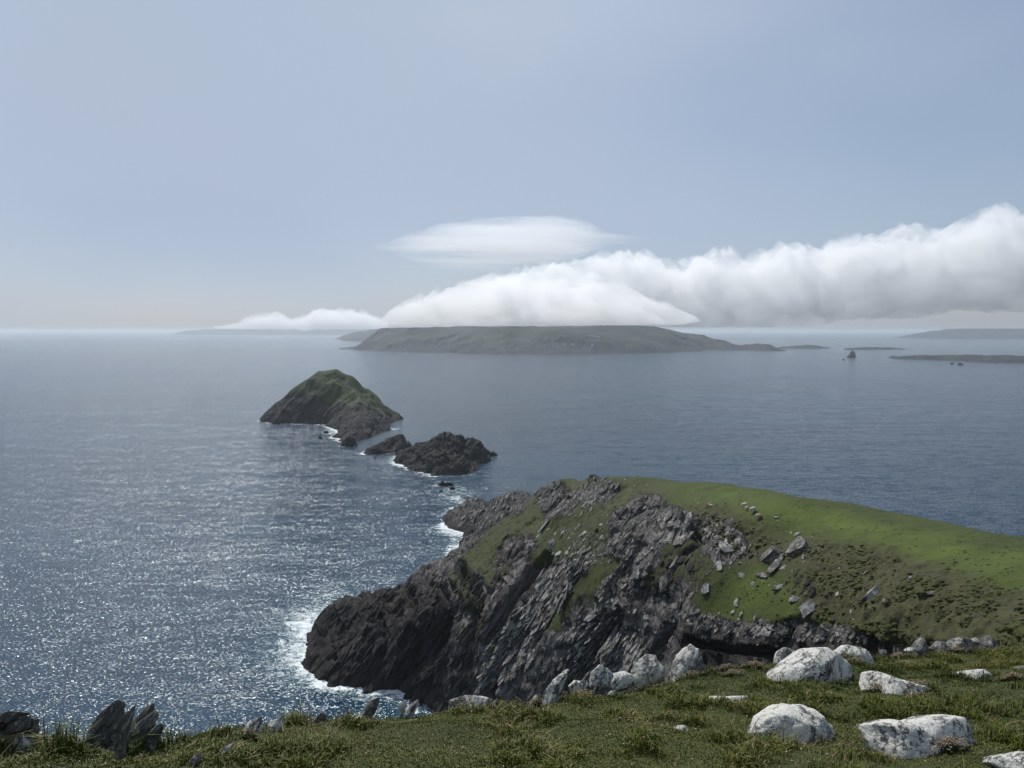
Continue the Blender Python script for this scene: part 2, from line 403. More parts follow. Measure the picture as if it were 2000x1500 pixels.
for pts, w_, dp in GULLIES:
    best = np.full(_MX.shape, 1e9)
    for (x1, y1), (x2, y2) in zip(pts[:-1], pts[1:]):
        tt = np.clip(((_MX - x1) * (x2 - x1) + (_MY - y1) * (y2 - y1)) / ((x2 - x1) ** 2 + (y2 - y1) ** 2), 0, 1)
        best = np.minimum(best, np.hypot(_MX - x1 - tt * (x2 - x1), _MY - y1 - tt * (y2 - y1)))
    wv = w_ * (1 + 0.5 * fbm(_MX / 25, _MY / 25, oct=2, seed=33))
    GULM = np.maximum(GULM, dp * np.clip(1 - (best / wv) ** 2, 0, 1))
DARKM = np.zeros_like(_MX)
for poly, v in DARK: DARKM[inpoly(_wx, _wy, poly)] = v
LUSHM = np.zeros_like(_MX)
LUSHM[inpoly(_wx, _wy, [(1290, 945), (1420, 955), (1560, 985), (1750, 1030), (2000, 1085), (2400, 1170), (2400, 1240), (2000, 1135), (1800, 1085), (1600, 1040), (1480, 1005), (1380, 965)])] = 1.0
LUSHM = np.maximum(LUSHM, 0.7 * inpoly(_wx, _wy, [(1400, 1130), (1480, 1110), (1560, 1180), (1540, 1205), (1420, 1200)]))
LUSHM = _blur(LUSHM, 40)
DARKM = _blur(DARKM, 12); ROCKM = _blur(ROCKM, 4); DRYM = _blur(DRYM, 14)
def look(M, px, py):
    u = np.clip((px - _mx[0]) / 4, 0, len(_mx) - 1).astype(int); v = np.clip((py - _my[0]) / 4, 0, len(_my) - 1).astype(int)
    return M[u, v]

def strata_disp(P, amp, seed=0, f=1.0):
    """ledges of tilted beds: a saw profile across the bedding, broken along strike and dip"""
    s = P @ S_DIR; d = P @ D_DIR; t = P @ B_N
    w = t + 1.3 * fbm(s / 16, d / 22, oct=2, seed=seed + 3)
    h = 0
    for per, a in ((7.5, 1.15), (2.9, 0.75), (1.15, 0.38), (0.5, 0.15)):
        per = per / f
        q = w / per + 0.5 * vnoise(s / (per * 3.5), d / (per * 5), seed=seed + int(per * 10))
        k = np.floor(q); fr = q - k
        hh = _hash(k, np.floor(s / (per * 2.2) + 7 * _hash(k, k * 0, k * 0, seed + 1)), np.floor(d / (per * 3.2) + 5 * _hash(k, k * 0 + 3, k * 0, seed + 1)), seed + 2)
        saw = np.where(fr < 0.82, fr / 0.82, (1 - fr) / 0.18)
        h = h + a * (0.55 * saw + 0.6 * hh)
    return h * amp

# ------------------------------------------------------------------ sea
MAT_HEAD = make_terrain_mat('slate_and_turf', (0.024, 0.021, 0.019), (0.220, 0.208, 0.195), (0.032, 0.044, 0.006), (0.054, 0.076, 0.008))
MAT_ISLE = make_terrain_mat('island_slate_and_turf', (0.013, 0.011, 0.010), (0.052, 0.047, 0.043), (0.028, 0.042, 0.011), (0.045, 0.064, 0.015), sc=0.5)
MAT_FAR = make_terrain_mat('far_hill_turf', (0.012, 0.016, 0.022), (0.034, 0.040, 0.048), (0.016, 0.028, 0.022), (0.036, 0.050, 0.030), sc=0.06)  # distance haze is partly put into these bluish colours

# headland mesh: sampled finest where it stands nearest
NA, NR = 1150, 640
ang = np.linspace(rad(-20.5), rad(44), NA)
rr = np.exp(np.linspace(math.log(40), math.log(425), NR))
A_, R_ = np.meshgrid(ang, rr, indexing='ij')
hx = (np.sin(A_) * R_).ravel(); hy = (np.cos(A_) * R_).ravel()
hz = table(hx, hy)
e = 1.0
gx = (table(hx + e, hy) - table(hx - e, hy)) / 2; gy = (table(hx, hy + e) - table(hx, hy - e)) / 2
nn = np.stack([-gx, -gy, np.ones_like(gx)], 1); slope = np.sqrt(gx ** 2 + gy ** 2)
nn /= np.linalg.norm(nn, axis=1)[:, None]
ppx, ppy = project(hx, hy, hz)
rock = look(ROCKM, ppx, ppy)
# ground the survey cannot see: rock where steep or near the water
rock = np.clip(np.maximum(rock, smooth(1.7, 2.8, slope)), 0, 1)
dry = look(DRYM, ppx, ppy) * (1 - rock)
P0 = np.stack([hx, hy, hz], 1)
rr_ = rock + 0.55 * fbm(hx / 5, hy / 5, oct=3, seed=21)
rk = smooth(0.35, 0.75, rr_)
big = fbm(hx / 14, hy / 14, hz / 14, oct=4, seed=31)
disp = rk * 0.55 * fbm(hx / 2.2, hy / 2.2, hz / 1.6, oct=3, seed=93) + (strata_disp(P0, 1.15, seed=4) - 0.8) * rk + big * (0.9 + 1.6 * rk * smooth(80, 160, np.hypot(hx, hy)))
# gullies that run down the beds
gul = vnoise((P0 @ B_N) / 5.5, (P0 @ S_DIR) / 30, seed=77)
disp -= 2.6 * rk * smooth(0.25, 0.8, gul)
ui = np.clip((ppx - _mx[0]) / 4, 0, len(_mx) - 1.001); vi = np.clip((ppy - _my[0]) / 4, 0, len(_my) - 1.001)
i0 = ui.astype(int); j0 = vi.astype(int); fu = ui - i0; fv = vi - j0
disp -= (GULM[i0, j0] * (1 - fu) + GULM[i0 + 1, j0] * fu) * (1 - fv) + (GULM[i0, j0 + 1] * (1 - fu) + GULM[i0 + 1, j0 + 1] * fu) * fv
tuss = np.maximum(0, fbm(hx / 0.9, hy / 0.9, oct=2, seed=41)) * (0.16 + 0.62 * dry) * (1 - rk)
disp += tuss + 0.12 * fbm(hx / 3, hy / 3, oct=2, seed=43) * (1 - rk)
fade = smooth(1.15, 1.0, np.maximum(0, np.abs(hz)) * 0 + 1)
P = P0 + nn * disp[:, None]
P[:, 2] += np.where(hz < 1.0, 0.6 * fbm(hx / 3, hy / 3, oct=3, seed=8) * 1.4, 0)
wet_shade = smooth(4.5, 0.8, P[:, 2] + 1.5 * fbm(hx / 6, hy / 6, oct=2, seed=61)) * 0.9
wet_shade = np.maximum(wet_shade, look(DARKM, ppx, ppy) * rk)  # painted shade of the dark faces joins the tide-zone wetness
faces = grid_faces(NA, NR, keep=P[:, 2] > -1.2)
vv, ff, at_ = compact(P, faces, {'rock': rock, 'wet_shade': wet_shade, 'dry': dry, 'lush': look(LUSHM, ppx, ppy)})
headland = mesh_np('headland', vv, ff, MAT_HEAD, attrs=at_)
headland.data.polygons.foreach_set('use_smooth', at_['rock'][ff].mean(1) < 0.5)
tag(headland, kind='structure')
print('headland tris', len(ff) * 2)
HEADP, HEADF = vv, ff

# ------------------------------------------------------------------ islands
def ridge_field(X, Y, ridges):
    Z = np.full(X.shape, -30.0)
    for pts, p in ridges:
        W = [tuple(at_col(a[0], a[1], 0)[:2]) + (a[2], a[3]) for a in pts]
        for (x1, y1, h1, w1), (x2, y2, h2, w2) in zip(W[:-1], W[1:]):
            dx, dy = x2 - x1, y2 - y1; L = dx * dx + dy * dy
            t = np.clip(((X - x1) * dx + (Y - y1) * dy) / L, 0, 1)
            d = np.hypot(X - x1 - t * dx, Y - y1 - t * dy)
            h = h1 + (h2 - h1) * t; w = w1 + (w2 - w1) * t
            z = (h + 3) * (1 - (d / w) ** p) - 3
            k = 0.06 * max(h1, h2, 4)
            m = np.maximum(k - np.abs(Z - z), 0) / k
            Z = np.maximum(Z, z) + m * m * k * 0.25
    return Z
def island(name, ridges, step, mat, rough, seed, turf_z=None, f=1.0, cap=None, tags=None, bank=0.0, rockbias=0.5, jag=1.0):
    W = [tuple(at_col(a[0], a[1], 0)[:2]) + (a[3],) for pts, _ in ridges for a in pts]
    x0 = min(w[0] - w[2] * 1.1 for w in W); x1 = max(w[0] + w[2] * 1.1 for w in W)
    y0 = min(w[1] - w[2] * 1.1 for w in W); y1 = max(w[1] + w[2] * 1.1 for w in W)
    xs = np.arange(x0, x1, step); ys = np.arange(y0, y1, step)
    X, Y = np.meshgrid(xs, ys, indexing='ij'); X = X.ravel(); Y = Y.ravel()
    s = 1 / (12.0 * rough)
    wx = X + 5 * rough * fbm(X * s, Y * s, oct=3, seed=seed); wy = Y + 5 * rough * fbm(X * s, Y * s, oct=3, seed=seed + 5)
    Z = ridge_field(wx, wy, ridges)
    P0 = np.stack([X, Y, Z], 1)
    above = smooth(-2 * rough, 5 * rough, Z)
    n1 = fbm(X * s * 0.8, Y * s * 0.8, Z * s, oct=5, seed=seed + 9, gain=0.55)
    if turf_z is not None:
        tz, tx = turf_z
        tf = smooth(-0.25, 0.25, (Z - tz(X, Y)) / (12 * rough) + 0.9 * fbm(X * s * 1.5, Y * s * 1.5, oct=3, seed=seed + 2))
    else: tf = np.zeros_like(X)
    rk = 1 - tf
    d = strata_disp(P0 / rough, 0.9 * rough * jag, seed=seed, f=f) * (0.15 + 0.85 * rk) * above + n1 * 2.6 * rough * (0.35 + 0.65 * rk) * jag
    gx_ = np.gradient(Z.reshape(len(xs), len(ys)), step, axis=0).ravel(); gy_ = np.gradient(Z.reshape(len(xs), len(ys)), step, axis=1).ravel()
    nn = np.stack([-gx_, -gy_, np.ones_like(gx_)], 1); nn /= np.linalg.norm(nn, axis=1)[:, None]
    gul = vnoise((P0 @ B_N) / (7 * rough), (P0 @ S_DIR) / (40 * rough), seed=seed + 77)
    d -= 2.5 * rough * rk * smooth(0.2, 0.8, gul) * above
    P = P0 + nn * d[:, None]
    if cap: cap = cap - (10 if step < 20 else 3) * smooth(-0.45, 0.45, fbm(X / 260, Y / 500, oct=4, seed=seed + 4))
    if cap is not None: P[:, 2] = np.where(P[:, 2] > cap - 8, cap - 8 + 8 * np.tanh((P[:, 2] - cap + 8) / 8), P[:, 2])
    wet_shade = smooth(3.0 * rough, 0.5, P[:, 2]) * 0.9 if rough < 3 else np.zeros_like(X)
    fc = grid_faces(len(xs), len(ys), keep=P[:, 2] > -1.5 * rough)
    vv, ff, at_ = compact(P, fc, {'rock': rk, 'wet_shade': wet_shade, 'dry': np.zeros_like(X)})
    o = mesh_np(name, vv, ff, mat, attrs=at_)
    o.data.polygons.foreach_set('use_smooth', at_['rock'][ff].mean(1) < 0.5)
    tag(o, **(tags or dict(kind='structure')))
    LAND.append(vv)
    return o
LAND = []
lure = island('near_island', [([(520, 712, 2, 9), (545, 712, 10, 20), (572, 716, 26, 34), (598, 720, 39, 42), (628, 722, 48, 46), (660, 722, 50, 48), (682, 722, 44, 43), (706, 722, 33, 38), (740, 720, 17, 26), (765, 718, 9, 14), (775, 715, 2, 6)], 1.35),
    ([(675, 715, 42, 40), (700, 685, 26, 36), (710, 640, 16, 26), (695, 600, 12, 20), (685, 578, 5, 14)], 1.2),
    ([(600, 715, 30, 34), (590, 700, 18, 26)], 1.2)], 0.75, MAT_ISLE, 0.9, 101,
    turf_z=(lambda X, Y: 17 + 0.20 * (-X - 172) + np.maximum(0, (695 - Y)) * 0.30, 0), jag=0.8)
sk1 = island('skerry', [([(727, 514, 4, 8), (742, 520, 6, 12), (758, 532, 9, 12), (785, 545, 10, 11), (800, 552, 1.5, 4)], 1.3)], 0.4, MAT_ISLE, 0.6, 131,
    tags=dict(label='low black skerry in the surf between the green island and the jagged rock', cat='skerry', kind='structure'))
sk2 = island('skerry', [([(790, 497, 4, 9), (806, 488, 8, 15), (822, 482, 12, 20), (845, 480, 10, 22), (868, 478, 21, 27), (905, 488, 17, 22), (930, 498, 9, 13), (962, 506, 1.5, 5)], 1.15),
    ([(850, 472, 12, 28), (862, 448, 8, 18)], 1.1), ([(868, 478, 18, 26), (885, 452, 9, 18), (890, 440, 3, 10)], 1.1)], 0.45, MAT_ISLE, 0.85, 151, jag=1.6,
    tags=dict(label='large jagged black skerry with a toothed crest beyond the headland tip', cat='skerry', kind='structure'))
TOP = 114.0
CAP = 112.0
grt = lambda X, Y: 30 + 0 * X
far1 = island('great_island', [([(724, 3830, 6, 24), (745, 3850, 75, 100), (780, 3800, 140, 210), (850, 3750, 200, 430), (950, 3650, 240, 700), (1060, 3550, 240, 830), (1190, 3650, 150, 560), (1270, 3650, 108, 360), (1340, 3550, 76, 230), (1420, 3400, 42, 150), (1480, 3250, 20, 90), (1528, 3140, 5, 40)], 1.35),
    ([(880, 3700, 200, 420), (900, 3250, 90, 240), (905, 3080, 20, 120)], 1.2), ([(1060, 3500, 220, 600), (1060, 2950, 60, 300)], 1.2), ([(980, 3500, 200, 400), (975, 3050, 50, 180)], 1.2), ([(1180, 3500, 150, 400), (1190, 3100, 40, 220)], 1.2)], 11, MAT_FAR, 11.0, 171, cap=CAP, turf_z=(lambda X, Y: 45 + 0 * X, 0), jag=0.6)
island('far_island', [([(685, 7000, 20, 60), (705, 7200, 90, 300), (740, 7300, 118, 500), (800, 7300, 130, 500)], 1.2)], 30, MAT_FAR, 14.0, 181, cap=CAP, jag=0.4)
island('far_island', [([(682, 6200, 8, 60), (715, 6300, 70, 260), (760, 6400, 110, 400), (800, 6400, 120, 400)], 1.2)], 30, MAT_FAR, 14.0, 182, cap=CAP, jag=0.4)
island('far_island', [([(362, 14600, 10, 120), (385, 14700, 95, 500), (430, 15000, 138, 900), (500, 15000, 128, 900), (560, 14800, 118, 700), (576, 14700, 60, 300)], 1.5)], 60, MAT_FAR, 14.0, 183, cap=CAP, jag=0.4)
island('far_island', [([(606, 14500, 20, 160), (630, 14700, 100, 500), (655, 15000, 150, 900), (690, 15000, 136, 900), (720, 15000, 110, 900)], 1.5)], 60, MAT_FAR, 14.0, 184, cap=CAP, jag=0.4)
island('far_hill', [([(1806, 8000, 12, 100), (1850, 8100, 60, 500), (1900, 8300, 110, 800), (1950, 8500, 160, 1100), (2050, 8500, 150, 1200), (2200, 8500, 120, 1200)], 1.3)], 40, MAT_FAR, 14.0, 185, cap=CAP, jag=0.4)
island('low_island', [([(1524, 3560, 4, 30), (1550, 3580, 10, 70), (1590, 3600, 14, 70), (1611, 3590, 4, 30)], 1.4)], 5, MAT_FAR, 3.0, 186, turf_z=(lambda X, Y: 7 + 0 * X, 0))
island('low_island', [([(1652, 3330, 4, 25), (1700, 3370, 11, 50), (1740, 3390, 7, 50), (1777, 3370, 3, 25)], 1.4)], 5, MAT_FAR, 3.0, 187, turf_z=(lambda X, Y: 7 + 0 * X, 0))
island('low_island', [([(1742, 2330, 3, 20), (1800, 2260, 12, 90), (1870, 2200, 13, 120), (1950, 2100, 14, 170), (2050, 2050, 16, 200), (2200, 2000, 16, 200)], 1.5)], 5, MAT_FAR, 3.0, 188, turf_z=(lambda X, Y: 6 + 0 * X, 0), jag=0.7)

# sea rocks awash
def sea_rock(px, py, wpx, hpx, label, seed, step=None):
    c = at_z(px, py); d = c[1]; w = wpx / F * d / 2; h = hpx / F * d
    Y = c[1] + w * 0.5; k = (px - 1000)
    st = step or max(0.15, w / 12)
    island('sea_rock', [([(px - wpx * 0.35, Y, h * 0.55, w * 0.5), (px, Y + w * 0.1, h, w * 0.6), (px + wpx * 0.33, Y, h * 0.5, w * 0.4)], 1.1)], st, MAT_ISLE, max(0.12, w / 12), seed,
           tags=dict(label=label, cat='sea rock', group='sea rocks awash off the headland'))
for i, (px, py, w, h, lb) in enumerate([
    (870, 950, 38, 12, 'black rock awash in foam between the jagged skerry and the headland tip'),
    (884, 957, 14, 6, 'tiny black rock just behind the broken rock off the headland tip'),
    (862, 961, 10, 5, 'smallest black rock in the white water off the headland tip'),
    (540, 829, 18, 8, 'black rock just off the left end of the green pointed island'),
    (637, 847, 10, 6, 'small black rock in the foam below the middle of the green island'),
    (625, 857, 12, 6, 'black rock standing out to the left of the green island spur'),
    (778, 891, 22, 8, 'low black rock touching the left end of the jagged skerry'),
    (733, 895, 6, 4, 'speck of rock in front of the low black skerry'),
    (684, 873, 38, 20, 'black block at the near foot of the green island'),
    (1665, 698, 18, 15, 'small pyramid shaped islet alone in the sound at right'),
    (1648, 703, 6, 3, 'tiny rock left of the pyramid islet'),
    (1860, 711, 8, 4, 'left one of two small rocks before the low green island'),
    (1876, 713, 14, 5, 'right one of two small rocks before the low green island'),
    (1746, 696, 10, 3, 'flat rock behind the left tip of the low green island'),
    (728, 671, 16, 5, 'small stack at the left foot of the cloud covered island'),
    (905, 1000, 16, 8, 'black rock in the surf beside the far arm of the headland')]):
    sea_rock(px, py, w, h, lb, 300 + i * 3)

# sea sheet, fine near the land, out to the horizon
def axis(fine0, fine1, st, far0, far1):
    mid = np.arange(fine0, fine1, st)
    k = 26
    lo = fine0 - (np.exp(np.linspace(0, math.log(fine0 - far0 + 1), k))[1:] - 1)
    hi = fine1 + (np.exp(np.linspace(0, math.log(far1 - fine1 + 1), k))[1:] - 1)
    return np.concatenate([lo[::-1], mid, hi])
sxs = axis(-240, 140, 2.0, -40000, 40000); sys_ = axis(110, 800, 2.0, -3000, 40000)
SX, SY = np.meshgrid(sxs, sys_, indexing='ij')
# land mask -> foam belt, thicker on the weather (left) side
cell = 1.5; ox, oy = -260.0, 90.0; nx, ny = 290, 490
occ = np.zeros((nx, ny))
for V in [HEADP] + LAND[:3] + LAND[12:]:
    q = V[(V[:, 2] > -0.6) & (V[:, 2] < 400)]
    i = ((q[:, 0] - ox) / cell).astype(int); j = ((q[:, 1] - oy) / cell).astype(int)
    ok = (i >= 0) & (i < nx) & (j >= 0) & (j < ny); occ[i[ok], j[ok]] = 1
near = _blur(occ, 3); wide = _blur(occ, 40)
wide = np.roll(wide, -3, axis=0)
weather_side = np.clip(np.roll(_blur(occ, 12), -6, axis=0) - np.roll(_blur(occ, 12), 6, axis=0), 0, 1)
foam = np.clip(near * 1.2, 0, 1) * (0.15 + 0.6 * smooth(0.0, 0.35, weather_side)) + wide * 0.65 * smooth(0.03, 0.4, weather_side)
pat = fbm((np.arange(nx) * cell)[:, None] / 14 + 0 * foam, (np.arange(ny) * cell)[None] / 14 + 0 * foam, oct=3, seed=88)
foam = foam * (0.75 + 0.9 * pat)
def sample_foam(x, y):
    i = np.clip((x - ox) / cell, 0, nx - 1).astype(int); j = np.clip((y - oy) / cell, 0, ny - 1).astype(int)
    v = foam[i, j]; inside = (x > ox + 5) & (x < ox + nx * cell - 5) & (y > oy + 5) & (y < oy + ny * cell - 5)
    return np.where(inside, v, 0)
SF = sample_foam(SX, SY)
for fx, fy, r, s in ((580, 1265, 14, .55), (610, 1195, 12, .45), (880, 1040, 12, .4), (895, 972, 16, .45), (895, 955, 14, .3), (655, 1160, 12, .35), (845, 940, 16, .3), (770, 895, 14, .25), (700, 868, 16, .2), (640, 845, 16, .25), (768, 838, 6, .9), (715, 1385, 6, .3)):
    c = at_z(fx, fy); SF = SF + 0.62 * s * np.exp(-((SX - c[0]) ** 2 + ((SY - c[1]) / 1.5) ** 2) / (r * r))
SF = 0.86 * np.tanh(SF / 0.86)
SV = np.stack([SX.ravel(), SY.ravel(), np.zeros(SX.size)], 1)

t = NT('sea_water'); p = t.pos()
wind = (0, 0, rad(-14))
# wave slopes as vectors: long swell, wind sea, chop
def slopes(scale, rot, detail, rough, amp, dist=0.0):
    c = t.noise(t.mapping(p, scale, (0, 0, rot)), 1.0, detail, rough, dist, out='Color')
    s_ = t.node('ShaderNodeVectorMath', operation='SUBTRACT'); t.l.new(c, s_.inputs[0]); s_.inputs[1].default_value = (0.5, 0.5, 0.5)
    m_ = t.node('ShaderNodeVectorMath', operation='MULTIPLY'); t.l.new(s_.outputs[0], m_.inputs[0]); m_.inputs[1].default_value = amp
    return m_.outputs[0]
def vadd(a_, b_):
    v_ = t.node('ShaderNodeVectorMath', operation='ADD'); t.l.new(a_, v_.inputs[0])
    if isinstance(b_, tuple): v_.inputs[1].default_value = b_
    else: t.l.new(b_, v_.inputs[1])
    return v_.outputs[0]
sl = slopes((0.022, 0.085, 1), rad(-32), 2, 0.5, (0.16, 0.32, 0))
sl = vadd(sl, slopes((0.12, 0.38, 1), rad(-35), 2, 0.5, (0.42, 0.70, 0)))
sl = vadd(sl, slopes((1.3, 2.4, 1), rad(-30), 3, 0.6, (2.4, 2.6, 0), 0.4))
nz = vadd(sl, (0.0, 0.0, 1.0))
nm_ = t.node('ShaderNodeVectorMath', operation='NORMALIZE'); t.l.new(nz, nm_.inputs[0])
n = nm_.outputs[0]
patch = t.noise(t.mapping(p, (0.0016, 0.006, 1), (0, 0, rad(-6))), 1.0, 4, 0.6)
wcol = t.mix(t.rng(patch, 0.35, 0.65), (0.003, 0.022, 0.048), (0.006, 0.036, 0.068))
fo = t.attr('foam')
lace = t.noise(t.mapping(p, (0.22, 0.30, 1), wind), 1.0, 7, 0.72, 1.2)
lace2 = t.math('ABSOLUTE', t.math('SUBTRACT', t.noise(p, 0.35, 5, 0.65, 2.0), 0.5))
lace3 = t.noise(p, 1.4, 4, 0.7, 0.8)
lc = t.math('ADD', t.math('MULTIPLY', lace, 1.6), t.math('ADD', t.math('MULTIPLY', lace2, -2.2), t.math('MULTIPLY', lace3, 0.5)))
ff_ = t.rng(t.math('ADD', lc, t.math('MULTIPLY', fo, 0.9)), 1.30, 1.62)
teal = t.mix(t.rng(fo, 0.1, 0.7, 0, 0.8), wcol, (0.03, 0.085, 0.10))
col = t.mix(ff_, teal, (0.72, 0.76, 0.78))
MAT_SEA = t.done(col, t.rng(ff_, 0, 1, 0.15, 0.8), n)
t.b.inputs['Specular IOR Level'].default_value = 0.37
t.b.inputs['Specular Tint'].default_value = (0.78, 0.94, 1.0, 1)
t.b.inputs['IOR'].default_value = 1.333
sea = mesh_np('sea', SV, grid_faces(len(sxs), len(sys_)), MAT_SEA, attrs={'foam': SF.ravel()})
tag(sea, kind='structure')

# ------------------------------------------------------------------ haze
def box_mesh(name, x0, x1, y0, y1, z0, z1, mat):
    v = [(x, y, z) for x in (x0, x1) for y in (y0, y1) for z in (z0, z1)]
    f = [(0, 1, 3, 2), (4, 6, 7, 5), (0, 4, 5, 1), (2, 3, 7, 6), (0, 2, 6, 4), (1, 5, 7, 3)]
    return mesh_np(name, v, f, mat, smooth_=False)
def volume_mat(name, color, density, aniso):
    m = bpy.data.materials.new(name); m.use_nodes = True
    nt = m.node_tree
    for n_ in list(nt.nodes): nt.nodes.remove(n_)
    o = nt.nodes.new('ShaderNodeOutputMaterial'); v = nt.nodes.new('ShaderNodeVolumePrincipled')
    v.inputs['Color'].default_value = tuple(color) + (1,); v.inputs['Density'].default_value = density; v.inputs['Anisotropy'].default_value = aniso
    nt.links.new(v.outputs['Volume'], o.inputs['Volume'])
    return m, nt, v
HAZE_MAT, _, HV = volume_mat('haze_air', (0.79, 0.86, 0.93), 0.00008, 0.3)
haze = tag(box_mesh('haze', -41000, 41000, -3500, 41000, -16, TOP, HAZE_MAT), kind='stuff')

# ------------------------------------------------------------------ clouds (all above the haze)
def cloud(name, prof, Y, depth, mat, label, seed, nu=420, nv=150, scale=250.0, amp=55.0, floor=TOP + 1.5, sy=1.0, sx=1.0, soft=0):
    pxs = np.array([q[0] for q in prof], float)
    u = np.linspace(0, 1, nu); px = pxs[0] + (pxs[-1] - pxs[0]) * u
    top = np.interp(px, pxs, [q[1] for q in prof]); bot = np.interp(px, pxs, [q[2] for q in prof])
    if soft:
        kz = np.hanning(soft); kz /= kz.sum(); pad = soft // 2
        top = np.convolve(np.pad(top, pad, mode='edge'), kz, 'same')[pad:-pad]; bot = np.convolve(np.pad(bot, pad, mode='edge'), kz, 'same')[pad:-pad]
    th = np.linspace(0, 2 * math.pi, nv, endpoint=False)
    U, T = np.meshgrid(np.arange(nu), th, indexing='ij')
    zt = H + (645 - top) / F * Y; zb = H + (645 - bot) / F * Y
    cz = ((zt + zb) / 2)[U]; hz_ = ((zt - zb) / 2)[U]
    X = ((px - 1000) / F * Y)[U]
    taper = np.minimum(1, np.sqrt(np.clip(np.minimum(u, 1 - u) / 0.06, 0, 1)))[U]
    hd = (depth * np.clip((zt - zb) / np.max(zt - zb), 0.18, 1) ** 0.6)[U] * taper
    ct, st_ = np.cos(T), np.sin(T)
    nx_ = np.zeros_like(X)
    Px = X; Py = Y + hd * ct; Pz = cz + hz_ * st_ * taper
    Qx = Px * sx
    n1 = 1 - 2 * np.abs(fbm(Qx / scale, Py / scale, Pz / scale * sy, oct=1, seed=seed))
    n2 = 1 - 2 * np.abs(vnoise(Qx / scale * 2.3, Py / scale * 2.3, Pz / scale * 2.3 * sy, seed + 1))
    n3 = fbm(Qx / scale * 5.5, Py / scale * 5.5, Pz / scale * 5.5 * sy, oct=3, seed=seed + 2)
    n4 = 1 - 2 * np.abs(vnoise(Qx / scale * 5, Py / scale * 5, Pz / scale * 5 * sy, seed + 4))
    d = amp * (n1 * 0.8 + n2 * 0.6 + n4 * 0.3 + n3 * 0.4) * np.clip(hz_ / (np.max(hz_) * 0.45), 0.1, 1)
    Py = Py + d * ct; Pz = Pz + d * st_ * np.where(st_ > 0, 1, 0.35)
    Px = Px + d * 0.5 * fbm(Px / scale * 2, Py / scale * 2, Pz / scale * 2, oct=2, seed=seed + 8)
    Pz = np.where(Pz < floor + 6, floor + 6 * np.exp((np.minimum(Pz, floor + 6) - floor - 6) / 30), Pz)
    V = np.stack([Px, Py, Pz], 2).reshape(-1, 3)
    i, j = np.meshgrid(np.arange(nu - 1), np.arange(nv), indexing='ij')
    a = i * nv + j; b = i * nv + (j + 1) % nv
    Fq = np.stack([a, b, b + nv, a + nv], 2).reshape(-1, 4)
    # end caps as fans of degenerate-free quads
    c0 = len(V); V = np.vstack([V, V[:nv].mean(0), V[(nu - 1) * nv:nu * nv].mean(0)])
    j = np.arange(0, nv, 2)
    cap0 = np.stack([np.full(len(j), c0), (j + 2) % nv, (j + 1) % nv, j], 1)
    k = (nu - 1) * nv
    cap1 = np.stack([np.full(len(j), c0 + 1), k + j, k + (j + 1) % nv, k + (j + 2) % nv], 1)
    o = mesh_np(name, V, np.vstack([Fq, cap0, cap1]), mat)
    return tag(o, label, 'cloud')
def noisy(nt, v, scale, lo, hi, d0, d1, detail=5, rough=0.62, dist=0.6, rot=0.0):
    """vapour thicker and thinner from place to place"""
    tc = nt.nodes.new('ShaderNodeNewGeometry'); mp = nt.nodes.new('ShaderNodeMapping'); no = nt.nodes.new('ShaderNodeTexNoise'); mr = nt.nodes.new('ShaderNodeMapRange')
    mp.inputs['Scale'].default_value = scale; mp.inputs['Rotation'].default_value = (0, rot, 0)
    no.inputs['Scale'].default_value = 1.0; no.inputs['Detail'].default_value = detail; no.inputs['Roughness'].default_value = rough; no.inputs['Distortion'].default_value = dist
    for k, x in (('From Min', lo), ('From Max', hi), ('To Min', d0), ('To Max', d1)): mr.inputs[k].default_value = x
    nt.links.new(tc.outputs['Position'], mp.inputs['Vector']); nt.links.new(mp.outputs['Vector'], no.inputs['Vector'])
    nt.links.new(no.outputs['Fac'], mr.inputs['Value']); nt.links.new(mr.outputs['Result'], v.inputs['Density'])
CL_MAT, cnt_, CV = volume_mat('cloud_vapour', (0.995, 0.997, 1.0), 0.004, 0.35)
noisy(cnt_, CV, (0.0035, 0.0035, 0.0045), 0.42, 0.60, 0.0010, 0.0075)
cloud('cloud_bank', [(840, 605, 640), (900, 582, 642), (1000, 560, 642), (1100, 540, 642), (1165, 524, 642), (1240, 528, 642), (1290, 538, 640),
       (1340, 530, 636), (1420, 524, 634), (1450, 538, 632), (1500, 512, 630), (1550, 520, 628), (1600, 518, 626), (1632, 486, 622), (1665, 490, 620), (1700, 508, 618), (1760, 482, 614), (1800, 480, 610), (1850, 462, 606), (1900, 438, 602), (1940, 442, 600), (1985, 474, 598), (2050, 480, 596), (2200, 465, 594), (2400, 480, 590)],
      7200, 520, CL_MAT, 'long white cloud bank trailing off to the right behind the big island', 501, nu=560, nv=170, scale=560, amp=150)
CN_MAT, cnt2, CV2 = volume_mat('near_cloud_vapour', (0.995, 0.997, 1.0), 0.008, 0.35)
noisy(cnt2, CV2, (0.006, 0.006, 0.009), 0.40, 0.62, 0.0012, 0.0095)
cloud('cloud_drape', [(728, 632, 637), (752, 624, 637), (778, 610, 637), (810, 597, 637), (850, 584, 637), (900, 571, 637), (960, 560, 637), (1030, 556, 637), (1100, 560, 637), (1170, 570, 637), (1230, 584, 637), (1275, 600, 636), (1320, 613, 633), (1365, 624, 630)],
      3950, 470, CN_MAT, 'white cloud lying over the crest of the big island', 561, nu=320, nv=130, scale=260, amp=52, soft=15)
cloud('cloud_roll', [(950, 633, 637), (985, 620, 637), (1020, 611, 637), (1070, 603, 637), (1130, 598, 636), (1190, 598, 636), (1235, 606, 636), (1270, 618, 636), (1300, 630, 636)],
      3500, 230, CN_MAT, 'lower roll of cloud bulging towards the viewer over the big island', 551, nu=260, nv=110, scale=200, amp=30, soft=17)
